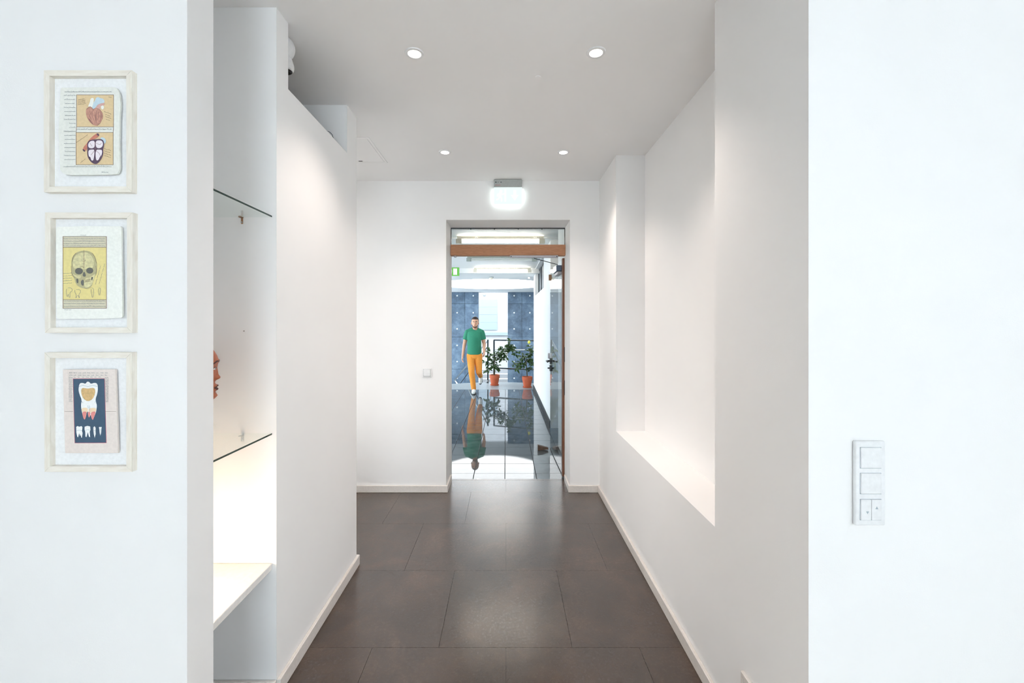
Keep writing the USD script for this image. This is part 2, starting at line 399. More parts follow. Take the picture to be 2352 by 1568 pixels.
# ------------------------------------------------------------------ doorway and door
df = thing('door_frame', 'door frame with a wooden transom bar and glazed fanlight', 'door frame', (0.0195, YD + 0.03, 0), kind='structure')
hw = 0.5545
part(df, 'transom_bar', cbox(-hw, hw, -0.035, 0.035, 2.165, 2.27, 0.003), 'beam_wood', label='orange-brown wooden transom bar')
part(df, 'head_strip', cbox(-hw, hw, -0.008, 0.008, 2.430, 2.437, 0.001), 'dark_metal')
for s in (-1, 1):
    part(df, 'side_strip', cbox(s * hw - (0.006 if s > 0 else 0), s * hw + (0.006 if s < 0 else 0), -0.008, 0.008, 2.27, 2.43, 0.001), 'dark_metal')
part(df, 'fanlight_pane', box(-hw + 0.006, hw - 0.006, -0.004, 0.004, 2.27, 2.428), 'pane')
part(df, 'stop_buffer', cbox(-0.52, -0.50, -0.03, 0.0, 2.148, 2.165, 0.002), 'closer_grey')
part(df, 'threshold', cbox(-hw, hw, -0.03, 0.0, -0.008, 0.0008, 0.0004), 'vinyl')
for x in (-0.36, -0.13, 0.1, 0.33):
    part(df, 'glazing_clip', cbox(x - 0.004, x + 0.004, -0.012, -0.004, 2.42, 2.428, 0.001), 'dark_metal')

dr = thing('door_1', 'open frameless glass door with wooden hinge stile and lever handle', 'door', (0.566, YD + 0.06, 0), rotz=91.7, kind='structure')
# local: x runs from the hinge to the free edge (into the hall), y to the left of it (towards the doorway side)
LW = 0.99
part(dr, 'hinge_stile', cbox(0.0, 0.06, -0.013, 0.013, 0.012, 2.15, 0.003), 'stile_wood', label='dark brown wooden hinge stile')
part(dr, 'glass_pane', box(0.06, LW, -0.005, 0.005, 0.012, 2.15), 'pane')
part(dr, 'bottom_seal', cbox(0.06, LW, -0.006, 0.006, 0.001, 0.012, 0.001), 'black_rubber')
for z0 in (0.81, 1.135):
    part(dr, 'hinge', cbox(-0.012, 0.03, -0.019, -0.003, z0, z0 + 0.145, 0.002), 'dark_metal')
part(dr, 'catch_plate', cbox(LW - 0.02, LW + 0.006, -0.022, 0.022, 2.03, 2.10, 0.002), 'bronze', label='bronze catch plate near the top edge')
hd = part(dr, 'handle', join(m3.Manifold.cylinder(0.11, 0.011, 0.011, 20).rotate([90, 0, 0]).translate([LW - 0.05, 0.055, 1.065]),
                             cbox(LW - 0.17, LW - 0.04, 0.045, 0.062, 1.056, 1.074, 0.004), cbox(LW - 0.17, LW - 0.04, -0.062, -0.045, 1.056, 1.074, 0.004)), 'dark_metal')
part(hd, 'rose', join(cbox(LW - 0.075, LW - 0.025, 0.005, 0.014, 1.03, 1.10, 0.003), cbox(LW - 0.075, LW - 0.025, -0.014, -0.005, 1.03, 1.10, 0.003)), 'dark_metal')
part(dr, 'lock', join(cbox(LW - 0.075, LW - 0.025, -0.016, 0.016, 0.945, 1.015, 0.003), m3.Manifold.cylinder(0.08, 0.008, 0.008, 16).rotate([90, 0, 0]).translate([LW - 0.05, 0.04, 0.98])), 'dark_metal')
part(dr, 'strike_bar', cbox(LW - 0.012, LW + 0.004, 0.006, 0.03, 1.09, 1.155, 0.002), 'closer_grey')
part(dr, 'closer_body', cbox(0.07, 0.30, 0.006, 0.062, 2.03, 2.09, 0.004), 'closer_blue', label='blue-grey door closer body')
part(dr, 'closer_foot', cbox(0.075, 0.29, 0.006, 0.05, 2.0, 2.03, 0.004), 'closer_grey')
cr = thing('door_closer_rail', 'grey slide rail of the door closer screwed under the transom bar', 'door closer', (0, YD + 0.0, 0))
part(cr, 'rail', cbox(0.038, 0.50, -0.03, -0.006, 2.14, 2.163, 0.002), 'closer_grey')
for x in (0.05, 0.488):
    part(cr, 'screw', m3.Manifold.cylinder(0.003, 0.0045, 0.0045, 12).rotate([90, 0, 0]).translate([x, -0.03, 2.151]), 'black_rubber')
part(cr, 'arm', tube([(0.27, -0.012, 2.142), (0.272, -0.012, 2.136), (0.512, 0.13, 2.096), (0.513, 0.131, 2.094)], 0.0034), 'rail_metal', smooth=40)

wd = thing('door_wedge', 'brown wooden wedge stopping the open glass door', 'door wedge', (0.47, 5.21, 0), rotz=0)
pr = Polygon([(0, 0), (0.125, 0.012), (0.125, 0.03), (0, 0.062)])
t = trimesh.creation.extrude_polygon(affinity.translate(pr, -0.085, 0), 0.045, engine='earcut')
t.apply_transform(trimesh.transformations.rotation_matrix(np.pi / 2, [1, 0, 0])); t.apply_translation([-0.005, 0.02, 0])
part(wd, 'wedge_block', t, 'wedge_wood')

# ------------------------------------------------------------------ the hall beyond the door
HC = 2.735
hf = thing('hall_floor', 'polished grey square-tiled floor of the hall', 'floor', (0, YD + 0.03, 0), kind='structure')
HX0, HX1 = -1.6, 0.645
part(hf, 'screed', box(HX0 - 0.1, 1.7, 0, 10.05 - YD - 0.03, -0.1, -0.008), 'grout')
tg, tgx = 0.0018, 0.0032
ys = [0.0] + [4.386 - YD - 0.03 + 0.3105 * k for k in range(0, 19)] + [10.05 - YD - 0.03]
xs = [HX0] + [x for x in np.arange(-1.55 - 0.01, 1.6, 0.31) if x > HX0 + 0.02] + [1.6]
harea = unary_union([sbox(HX0, 0, HX1, 10.05 - YD - 0.03), sbox(0.6, 5.37 - YD - 0.03, 1.6, 6.3 - YD - 0.03)])
for a, b in zip(ys[:-1], ys[1:]):
    for c, d in zip(xs[:-1], xs[1:]):
        q = sbox(c + tgx, a + tg, d - tgx, b - tg).intersection(harea)
        if q.area < 5e-4 or q.geom_type != 'Polygon':
            continue
        x0, y0, x1, y1 = q.bounds
        part(hf, 'tile', cbox(x0, x1, y0, y1, -0.008, 0, 0.001), 'hall_tile')
# rounded landing strip in front of the stairwell
arc = [(x, 11.33 - 0.24 * (x + 0.2) ** 2) for x in np.linspace(-1.9, 1.5, 40)]
ld = Polygon([(-3.5, 10.052), (3.5, 10.052), (3.5, 10.4)] + arc[::-1] + [(-3.5, 10.4)])
t = trimesh.creation.extrude_polygon(ld, 0.25, engine='earcut'); t.apply_translation([0, 0, -0.25])
struct('landing', t, 'terrazzo', 'light speckled stone landing with a curved edge', 'landing')
struct('lower_floor', box(-4.5, 4.5, 10.052, 15.0, -1.9, -1.8), 'terrazzo', 'pale floor at the foot of the stairwell', 'floor')

# hall walls
hall_l = box(HX0 - 0.1, HX0, YD + 0.1, 10.05, 0, HC + 0.05) - box(HX0 - 1, HX0 + 1, 7.46, 9.26, 2.49, 2.70) - box(HX0 - 1, HX0 + 1, 6.2, 9.8, 0.12, 2.38)
struct('wall_hall_left', hall_l, 'hall_paint', 'white left wall of the hall, largely glazed, with a slit window on top', 'wall')
w3 = thing('window_3', 'wide glazed front in the left hall wall', 'window', (HX0 - 0.05, 8.0, 0.12), kind='structure')
mull = [-1.77, -0.6, 0.6, 1.77]
part(w3, 'window_frame', join(cbox(-0.03, 0.03, -1.8, 1.8, 0, 0.06), cbox(-0.03, 0.03, -1.8, 1.8, 2.2, 2.26), cbox(-0.025, 0.025, -1.8, 1.8, 0.9, 0.95), *[cbox(-0.03, 0.03, y - 0.03, y + 0.03, 0.06, 2.2) for y in mull]), 'rail_metal')
for a, b in zip(mull[:-1], mull[1:]):
    part(w3, 'pane', box(-0.004, 0.004, a + 0.03, b - 0.03, 0.06, 2.2), 'pane')
struct('canopy', box(-4.4, HX0 - 0.1, 4.4, 9.9, 2.40, 2.47), 'hall_paint', 'flat white canopy over the terrace beside the hall', 'roof')
struct('terrace', box(-14, HX0 - 0.55, -2, 9.94, -0.12, -0.02), 'facade_white', 'pale paved terrace beside the hall', 'ground')
hr = box(HX1, HX1 + 0.12, YD + 0.1, 10.1, 0, HC + 0.05)
hr = hr - box(0, 2, 5.37, 6.3, -1, 4) - box(0, 2, 7.42, 9.62, 2.13, HC - 0.03)
struct('wall_hall_right', hr, 'hall_paint', 'white right wall of the hall with a high window', 'wall')
struct('wall_side_passage', union(box(1.6, 1.7, 5.2, 6.5, 0, HC), box(HX1 + 0.12, 1.7, 5.27, 5.37, 0, HC), box(HX1 + 0.12, 1.7, 6.3, 6.4, 0, HC)), 'hall_paint', 'white walls of the side passage off the hall', 'wall')
struct('baseboard_hall', cbox(HX1 - 0.012, HX1, 6.31, 10.1, 0, 0.105, 0.002), 'black_stone', 'black stone skirting along the right hall wall', 'baseboard')
w2 = thing('window_2', 'high dark-framed window in the right hall wall', 'window', (HX1 + 0.09, 8.52, 2.13), kind='structure')
part(w2, 'window_frame', join(cbox(-0.02, 0.02, -1.1, 1.1, 0, 0.04), cbox(-0.02, 0.02, -1.1, 1.1, 0.535, 0.575), *[cbox(-0.02, 0.02, y - 0.03, y + 0.03, 0.04, 0.535) for y in (-1.07, -0.3, 0.4, 1.07)]), 'rail_metal')
for a, b in ((-1.04, -0.33), (-0.27, 0.37), (0.43, 1.04)):
    part(w2, 'pane', box(-0.004, 0.004, a, b, 0.04, 0.535), 'glass_dark')
struct('wall_rotunda', union(box(-4.6, HX0 - 0.1, 9.95, 10.05, -1.8, 2.7), box(HX1 + 0.12, 4.6, 10.0, 10.1, 0.0, 2.7), box(-4.6, 4.6, 9.95, 10.05, -1.9, -0.3), box(-4.6, -4.5, 10.05, 15, -1.9, -0.2), box(4.5, 4.6, 10.05, 15, -1.9, 2.7)), 'hall_paint', 'white walls of the round stair hall', 'wall')
w4 = thing('window_4', 'tall glazed side of the round stair hall', 'window', (-4.55, 12.5, -0.2), kind='structure')
part(w4, 'window_frame', join(cbox(-0.03, 0.03, -2.45, 2.45, 0, 0.06), cbox(-0.03, 0.03, -2.45, 2.45, 2.74, 2.8), *[cbox(-0.03, 0.03, y - 0.03, y + 0.03, 0.06, 2.74) for y in (-2.42, -0.8, 0.8, 2.42)]), 'rail_metal')
for a, b in ((-2.39, -0.83), (-0.77, 0.77), (0.83, 2.39)):
    part(w4, 'pane', box(-0.004, 0.004, a, b, 0.06, 2.74), 'pane')
struct('ceiling_hall', union(box(HX0 - 0.1, 1.7, YD + 0.1, 6.17, HC, HC + 0.1), box(HX0 - 0.1, 1.7, 6.17, 9.45, HC - 0.014, HC + 0.1)), 'hall_paint', 'white ceiling of the hall with strip lamps', 'ceiling')
RC, RR, RZ = (-0.37, 12.2), 1.58, 2.615
ring = m3.CrossSection.square([9.4, 5.9]).translate([-4.7, 9.45]) - m3.CrossSection.circle(RR, 96).translate(list(RC))
struct('ceiling_ring', m3.Manifold.extrude(ring, 0.22).translate([0, 0, RZ]), 'hall_paint', 'lowered white ceiling around the round skylight', 'ceiling')
sk = thing('skylight', 'large round glowing skylight over the stair hall', 'skylight', (RC[0], RC[1], RZ), kind='structure')
part(sk, 'diffuser', m3.Manifold.cylinder(0.02, RR, RR, 96).translate([0, 0, 0.03]), 'skylight_glow')
part(sk, 'rim', m3.Manifold.cylinder(0.03, RR, RR, 96) - m3.Manifold.cylinder(0.04, RR - 0.03, RR - 0.03, 96).translate([0, 0, -0.005]), 'hall_paint', smooth=40)

# blue concrete walls of panels with white plugs
PLUG = m3.Manifold.cylinder(0.02, 0.028, 0.024, 16).rotate([90, 0, 0])
zrows = [-1.8, -1.2, -0.045, 1.065, 2.22, RZ]
for nm, cols, dots, lab in (('wall_blue_left', [-4.5, -3.63, -2.52, -1.41, -0.945], [-3.35, -2.79, -2.24, -1.68, -1.125], 'blue-glazed concrete panel wall behind the person'),
                            ('wall_blue_right', [0.06, 0.555, 1.66, 2.77, 3.88, 4.5], [0.285, 0.825, 1.38, 1.94, 2.5, 3.05], 'blue-glazed concrete panel wall behind the potted trees')):
    bw = thing(nm, lab, 'wall', (0, 15.0, 0), kind='structure')
    part(bw, 'core', box(cols[0] + 0.005, cols[-1] - 0.005, 0.02, 0.3, -1.9, RZ + 0.1), 'rail_metal')
    for a, b in zip(cols[:-1], cols[1:]):
        for c, d in zip(zrows[:-1], zrows[1:]):
            pn = part(bw, 'panel', cbox(a + 0.0035, b - 0.0035, 0, 0.03, c + 0.0035, d - 0.0035, 0.005), 'blue_concrete')
            for dx in dots:
                for dz in (2.49, 1.905, 1.35, 0.78, 0.225, -0.35):
                    if a < dx < b and c < dz < d:
                        part(pn, 'plug', PLUG.translate([dx, 0.005, dz]), 'sign_white')

# daylight court beyond the gap
struct('court_ground', box(-14, 14, 15.3, 40, -1.95, -1.8), 'facade_white', 'pale paved court outside', 'ground')
bd = thing('building', 'pale building across the court with a blue-grey panelled facade', 'building', (0, 20, -1.8))
part(bd, 'wall', box(-9, 9, 0, 3, 0, 7), 'facade_white')
for k in range(4):
    part(bd, 'facade_panel', cbox(-1.95, -0.40, -0.05, 0, 3.05 + 0.35 * k, 3.05 + 0.35 * k + 0.346, 0.002), 'facade_blue')
part(bd, 'string_course', cbox(-9, 9, -0.1, 0, 2.80, 2.94, 0.004), 'facade_blue', label='pale blue band across the facade')
part(bd, 'lamp_box', cbox(-1.05, -0.93, -0.12, 0, 4.62, 4.72, 0.004), 'facade_blue')
st = thing('stair', 'white outdoor steps rising behind the stair hall', 'stairs', (0, 15.6, -1.8))
for k in range(9):
    part(st, 'step', cbox(-1.9, 1.3, 0.3 * k, 0.3 * k + 0.32, 0, 0.16 * (k + 1), 0.004), 'facade_white')

# railing around the stairwell
rl = thing('stair_railing', 'dark flat-bar railing at the edge of the landing', 'railing', (0, 11.2, 0))
part(rl, 'post', cbox(-0.325, -0.285, -0.015, 0.015, 0.0, 1.09, 0.002), 'rail_metal')
part(rl, 'post', cbox(0.95, 0.97, -0.5, -0.46, 0.0, 1.09, 0.002), 'rail_metal')
part(rl, 'top_rail', union(bone((-0.305, 0, 1.10), 0.018, (0.96, -0.48, 1.10), 0.018, 8)), 'rail_metal')
part(rl, 'middle_rail', bone((-0.305, 0, 0.86), 0.012, (0.96, -0.48, 0.86), 0.012, 8), 'steel')
part(rl, 'lower_rail', bone((-0.305, 0, 0.38), 0.02, (0.96, -0.48, 0.38), 0.02, 8), 'rail_metal')
hr_ = thing('stair_handrail', 'steel handrail sloping down the stairwell behind the person', 'handrail', (0, 11.2, 0))
part(hr_, 'post', cbox(-0.482, -0.445, -0.015, 0.015, 0.0, 1.11, 0.002), 'rail_metal')
A, B = np.array([-0.4625, 0, 1.10]), np.array([-1.62, 2.6, -0.26])
part(hr_, 'upper_tube', tube([A, A + (B - A) * 0.5, B, B + [0.06, -0.05, -0.08], B + [0.14, -0.1, -0.16]], 0.022), 'steel', smooth=50)
part(hr_, 'lower_tube', tube([A - [0, 0, 0.16], B + [0.16, -0.05, -0.13]], 0.013), 'rail_metal', smooth=50)
part(hr_, 'stringer', bone(A - [0, 0, 1.05], 0.03, B + [0.3, 0, -0.75], 0.03, 8), 'facade_white')
tr = thing('stair_flight', 'white stair flight going down from the landing', 'stairs', (-0.75, 11.3, -0.1))
for k in range(8):
    part(tr, 'step', cbox(-0.5 - 0.12 * k, 0.35 - 0.12 * k, 0.3 * k, 0.3 * k + 0.31, -0.19 * k - 0.27, -0.19 * k - 0.1, 0.004), 'facade_white')

# strip lamps
for i, (Y, on, lab) in enumerate(((6.04, 1, 'lit strip lamp seen through the fanlight above the transom bar'), (7.64, 0, 'unlit strip lamp just under the transom bar'), (9.24, 1, 'lit strip lamp nearest the round skylight'))):
    lp = thing('strip_lamp', lab, 'ceiling lamp', (-0.075, Y, HC - (0.014 if i else 0)), group='strip lamps on the hall ceiling')
    part(lp, 'housing', cbox(-0.60, 0.60, -0.035, 0.035, -0.052, -0.014, 0.004), 'lamp_body' if on else 'lamp_body_off')
    part(lp, 'upper_slot', cbox(-0.585, 0.585, -0.028, 0.028, -0.014, -0.001, 0.002), 'slot_glow' if on else 'lamp_body_off')
    part(lp, 'reflector', cbox(-0.575, 0.575, -0.012, 0.012, -0.062, -0.052, 0.002), 'slot_glow' if on else 'tube_off')
    for s in (-1, 1):
        part(lp, 'lamp_holder', cbox(s * 0.575 - 0.042, s * 0.575 + 0.042, -0.024, 0.028, -0.115, -0.052, 0.004), 'lamp_body' if on else 'lamp_body_off')
    part(lp, 'tube', m3.Manifold.cylinder(1.07, 0.019, 0.019, 20).rotate([0, 90, 0]).translate([-0.535, 0, -0.088]), 'tube_glow' if on else 'tube_off', smooth=40)

# green exit sign in the hall
es = thing('exit_sign', 'green emergency exit sign with a white door pictogram under the hall ceiling', 'sign', (-0.98, 6.5, 2.29))
part(es, 'panel', cbox(0, 0.284, -0.012, 0.012, -0.065, 0.06, 0.002), 'sign_green')
part(es, 'bracket', cbox(0.02, 0.05, -0.006, 0.006, 0.06, HC - 0.014 - 2.29, 0.001), 'housing_grey')
yf = -0.0125


def plate(poly, y0=0.0, th=0.001, o=(0, 0)):
    """a thin upright plate from a polygon in (x, z), its front facing -y at y0"""
    ms = []
    for q in getattr(poly, 'geoms', [poly]):
        if q.is_empty or q.geom_type != 'Polygon' or q.area < 1e-12:
            continue
        t = trimesh.creation.extrude_polygon(q, th, engine='earcut')
        v = np.array(t.vertices)
        ms.append(tm(np.stack([v[:, 0] + o[0], y0 + th - v[:, 2], v[:, 1] + o[1]], 1), np.array(t.faces)))
    return join(*ms)


part(es, 'door_pictogram', plate(sbox(0.196, -0.05, 0.252, 0.043), yf), 'sign_lit_white')
part(es, 'figure_pictogram', plate(unary_union([Point(0.166, 0.02).buffer(0.011), Polygon([(0.156, 0.012), (0.178, 0.012), (0.175, -0.032), (0.159, -0.032)])]), yf), 'sign_lit_white')
part(es, 'arrow_pictogram', plate(Polygon([(0.03, 0.0), (0.075, 0.04), (0.075, 0.015), (0.12, 0.015), (0.12, -0.015), (0.075, -0.015), (0.075, -0.04)]), yf), 'sign_lit_white')
# small fittings of the ring ceiling
cs = thing('ceiling_sensor', 'small white sensor dome on the ceiling before the round skylight', 'sensor', (-0.345, 10.2, RZ))
part(cs, 'base', m3.Manifold.cylinder(0.02, 0.06, 0.06, 24).translate([0, 0, -0.02]), 'housing_grey', smooth=40)
part(cs, 'dome', (ball((0, 0, -0.02), 0.045) ^ box(-1, 1, -1, 1, -1, -0.02)), 'lamp_body', smooth=50)
rs = thing('ring_spotlight', 'small bright downlight in the lowered ceiling by the right hall wall', 'ceiling lamp', (0.545, 10.3, RZ))
part(rs, 'trim_ring', m3.Manifold.cylinder(0.006, 0.045, 0.045, 24).translate([0, 0, -0.006]) - m3.Manifold.cylinder(0.02, 0.03, 0.03, 24).translate([0, 0, -0.01]), 'steel')
part(rs, 'lamp', (ball((0, 0, -0.004), 0.028, 24) ^ box(-1, 1, -1, 1, -1, 0)), 'lamp_white')

# ------------------------------------------------------------------ corridor ceiling fittings
for (px, py, lab) in ((952, 122, 'recessed downlight nearest the high cut-out of the left partition'), (1369, 120, 'recessed downlight in front of the near end of the wall recess'),
                      (1022, 349, 'recessed downlight above and left of the luminous sign'), (1294, 349, 'recessed downlight above and right of the luminous sign')):
    Y = (H - EYE) * FPX / (VY - py)
    x = (px - VX) * Y / FPX
    s = thing('downlight', lab, 'ceiling lamp', (x, Y, H), group='recessed downlights in the corridor ceiling')
    part(s, 'trim_ring', m3.Manifold.cylinder(0.005, 0.043, 0.046, 40).translate([0, 0, -0.005]) - m3.Manifold.cylinder(0.02, 0.031, 0.031, 40).translate([0, 0, -0.012]), 'white_plastic', smooth=40)
    part(s, 'lamp', m3.Manifold.cylinder(0.004, 0.028, 0.031, 32).translate([0, 0, -0.0045]), 'spot_glow')
    L = UsdLux.SphereLight.Define(stage, s + '/beam')
    L.CreateRadiusAttr(0.02); L.CreateIntensityAttr(SPOT); L.CreateColorAttr(Gf.Vec3f(*SPOT_COL)); L.CreateNormalizeAttr(True)
    sh = UsdLux.ShapingAPI.Apply(L.GetPrim()); sh.CreateShapingConeAngleAttr(57.0); sh.CreateShapingConeSoftnessAttr(0.9)
    L.AddTranslateOp().Set(Gf.Vec3d(0, 0, -0.03))
p0 = P(1236, 177, (H - EYE) * FPX / (VY - 177))
single('ceiling_disc', m3.Manifold.cylinder(0.004, 0.015, 0.017, 28).translate([p0[0], p0[1], H - 0.004]), 'ceiling_paint', 'small round blanking disc in the corridor ceiling', 'ceiling fitting', smooth=40)
hp = thing('access_panel', 'flush square access hatch in the ceiling of the side bay', 'hatch', (-1.175, 3.22, H))
outer, inner = box(-0.235, 0.235, -0.235, 0.235, -0.004, 0), box(-0.217, 0.217, -0.217, 0.217, -0.01, 0.01)
part(hp, 'frame', outer - inner, 'ceiling_paint')
part(hp, 'hatch_lid', cbox(-0.2145, 0.2145, -0.2145, 0.2145, -0.0035, 0, 0.001), 'ceiling_paint')
part(hp, 'shadow_gap', box(-0.217, 0.217, -0.217, 0.217, -0.0008, 0), 'joint_dark')
part(hp, 'latch', cbox(0.02, 0.05, 0.19, 0.2, -0.0055, -0.003, 0.0008), 'dark_metal')

sp = thing('ceiling_spotlight', 'white twin-lobed spotlight under the ceiling behind the cut-out edge', 'spotlight', (-1.0, 1.96, H))
part(sp, 'base', soften(m3.Manifold.batch_hull([ball((0, 0, -0.012), 0.034), ball((0, 0, -0.052), 0.044), ball((0.0, -0.0, -0.04), 0.048)]) ^ box(-1, 1, -1, 1, -1, 0), 0.012, 3), 'white_plastic', smooth=60)
part(sp, 'head', m3.Manifold.batch_hull([ball((0, 0, -0.10), 0.036), ball((0.006, 0, -0.125), 0.038)]) - box(-1, 1, -1, 1, -1, -0.145), 'white_plastic', smooth=60)
part(sp, 'lens', m3.Manifold.cylinder(0.006, 0.022, 0.03, 24).translate([0.006, 0, -0.151]), 'black_rubber', smooth=40)
part(sp, 'joint', m3.Manifold.cylinder(0.03, 0.018, 0.018, 16).translate([0, 0, -0.1]), 'housing_grey', smooth=40)
single('cable', tube([P(749, 312, 2.53), P(751, 301, 2.53), P(757, 303, 2.53), P(763, 309, 2.53), P(766, 318, 2.53), P(766, 335, 2.53)], 0.0016, 6), 'mark_dark', 'thin loose cable loop above the edge of the cut-out', 'cable', smooth=60)

# luminous emergency sign above the door
q0 = P(1135, 467, 3.86)
ls = thing('luminous_sign', 'luminous white emergency sign with grey housing on the end wall', 'sign', (0.018, 3.898, 2.57))
part(ls, 'housing', cbox(-0.124, 0.124, -0.055, 0, 0.143, 0.212, 0.003), 'housing_grey')
part(ls, 'light_panel', cbox(-0.124, 0.124, -0.05, -0.03, 0.0, 0.143, 0.003), 'exit_glow')
part(ls, 'backlight', cbox(-0.121, 0.121, -0.03, -0.002, 0.004, 0.143, 0.002), 'exit_backlight')
fy = -0.0512
fig = unary_union([Point(-0.062, 0.107).buffer(0.013), LineString([(-0.066, 0.09), (-0.072, 0.06)]).buffer(0.012), LineString([(-0.072, 0.058), (-0.055, 0.045), (-0.058, 0.02)]).buffer(0.006),
                   LineString([(-0.074, 0.058), (-0.085, 0.038), (-0.1, 0.034)]).buffer(0.006), LineString([(-0.064, 0.088), (-0.045, 0.078), (-0.035, 0.086)]).buffer(0.005), LineString([(-0.07, 0.088), (-0.09, 0.08), (-0.092, 0.065)]).buffer(0.005)])
part(ls, 'figure_pictogram', plate(fig, fy), 'exit_glow_white')
part(ls, 'door_pictogram', plate(sbox(-0.03, 0.016, -0.016, 0.124), fy), 'exit_glow_white')
part(ls, 'arrow_pictogram', plate(unary_union([sbox(0.048, 0.07, 0.072, 0.118), Polygon([(0.025, 0.075), (0.095, 0.075), (0.06, 0.025)])]), fy), 'exit_glow_white')
part(ls, 'type_mark', plate(unary_union([sbox(-0.113, 0.182, -0.1, 0.189), sbox(-0.09, 0.184, -0.084, 0.188), sbox(-0.067, 0.183, -0.054, 0.188)]), -0.0562), 'mark_dark')
part(ls, 'warning_mark', plate(unary_union([sbox(-0.113, 0.158, -0.1, 0.162), sbox(-0.1, 0.158, -0.065, 0.161)]), -0.0562), 'mark_red')

# switches and sockets
sw = thing('light_switch', 'single white light switch on the end wall left of the doorway', 'light switch', (-0.706, YE, 1.068))
part(sw, 'frame', cbox(-0.0405, 0.0405, -0.010, 0, -0.0405, 0.0405, 0.003), 'white_plastic')
part(sw, 'rocker', cbox(-0.031, 0.031, -0.014, -0.009, -0.029, 0.033, 0.002), 'white_plastic')
part(sw, 'shadow_gap', box(-0.0322, 0.0322, -0.0102, -0.009, -0.031, 0.034), 'mark_dark')
ts = thing('triple_switch', 'white triple wall plate with two light switches and a blind switch', 'light switch', (0.999, 1.204, 1.0645))
part(ts, 'frame', cbox(-0.042, 0.042, -0.011, 0, -0.1155, 0.1155, 0.003), 'white_plastic')
for k, zc in enumerate((0.0705, 0.0, -0.0715)):
    part(ts, 'shadow_gap', box(-0.0293, 0.0295, -0.0113, -0.009, zc - 0.0293, zc + 0.0293), 'arrow_grey')
    if k < 2:
        part(ts, 'rocker', cbox(-0.0282, 0.0285, -0.0145, -0.009, zc - 0.028, zc + 0.0285, 0.0015), 'white_plastic')
    else:
        for s, nm in ((-1, 'down'), (1, 'up')):
            rk = part(ts, 'blind_button', cbox(-0.0282 if s < 0 else 0.0006, -0.0002 if s < 0 else 0.0285, -0.0145, -0.009, zc - 0.028, zc + 0.0285, 0.0012), 'white_plastic')
            c = -0.011 if s < 0 else 0.0145
            zz = zc - 0.007 if s < 0 else zc + 0.006
            part(rk, 'arrow_mark', plate(Polygon([(c - 0.004, zz - s * 0.0035), (c + 0.004, zz - s * 0.0035), (c, zz + s * 0.004)]), -0.0147, 0.0003), 'arrow_grey')
so = thing('power_socket', 'white power socket low on the right corridor wall', 'socket', (XR, 1.492, 0.245))
part(so, 'frame', union(cbox(-0.012, 0, -0.0405, 0.0405, -0.0405, 0.0405, 0.003)) - box(-0.03, -0.006, -0.028, 0.028, -0.028, 0.028), 'trim_paint')
part(so, 'insert', cbox(-0.009, -0.002, -0.027, 0.027, -0.027, 0.027, 0.002) - m3.Manifold.cylinder(0.02, 0.02, 0.02, 32).rotate([0, 90, 0]).translate([-0.02, 0, 0]), 'trim_paint')
part(so, 'well', m3.Manifold.cylinder(0.003, 0.02, 0.02, 32).rotate([0, 90, 0]).translate([-0.004, 0, 0]), 'white_plastic')

# ------------------------------------------------------------------ shelf niche
NX0, NX1, NY0, NY1 = -1.218, -0.947, 1.386, 1.763
single('shelf_board', cbox(NX0, NX1, NY0, NY1, 0.507, 0.534, 0.002), 'board_white', 'thick white shelf board at knee height in the niche', 'shelf')
for z, lab, mt in ((1.937, 'upper glass shelf with a dark green edge in the niche', 'bronze'), (1.057, 'lower glass shelf under the clay mask in the niche', 'steel')):
    gs = thing('glass_shelf', lab, 'shelf', (0, 0, z), group='glass shelves in the niche')
    part(gs, 'pane', box(NX0, NX1 - 0.0012, NY0, NY1, -0.003, 0.003), 'shelf_glass')
    part(gs, 'edge', box(NX1 - 0.001, NX1, NY0, NY1, -0.0031, 0.0031), 'glass_edge', label='dark green polished edge')
    for (y, sgn) in ((NY1, 1), (NY0, -1)):
        yy = lambda a, b: (min(y - sgn * a, y - sgn * b), max(y - sgn * a, y - sgn * b))
        br = part(gs, 'bracket', union(cbox(-1.0715, -1.0635, *yy(0, 0.003), -0.030, -0.004, 0.0008), cbox(-1.0735, -1.0615, *yy(0, 0.018), -0.0065, -0.0035, 0.0008)), mt)
        part(br, 'screw', m3.Manifold.cylinder(0.002, 0.0034, 0.0034, 16).rotate([90, 0, 0]).translate([-1.0675, y - sgn * 0.003 + (0.0 if sgn > 0 else 0.002), -0.024]), 'steel')
pn = P(561, 760, 1.765)
single('nail', m3.Manifold.cylinder(0.004, 0.0016, 0.0016, 12).rotate([90, 0, 0]).translate([pn[0], 1.765, pn[2]]), 'mark_dark', 'tiny dark nail in the back of the niche between the shelves', 'nail')
ul = thing('niche_uplight', 'small warm uplight on the shelf board behind the picture wall', 'lamp', (-1.12, 1.46, 0.534))
part(ul, 'body', m3.Manifold.cylinder(0.03, 0.035, 0.04, 28), 'white_plastic', smooth=40)
part(ul, 'lens', m3.Manifold.cylinder(0.003, 0.034, 0.034, 28).translate([0, 0, 0.03]), 'uplight_glow')
L = UsdLux.SphereLight.Define(stage, ul + '/glow')
L.CreateRadiusAttr(0.03); L.CreateIntensityAttr(0.38); L.CreateColorAttr(Gf.Vec3f(1.0, 0.74, 0.52)); L.CreateNormalizeAttr(True)
L.AddTranslateOp().Set(Gf.Vec3d(0, 0, 0.07))

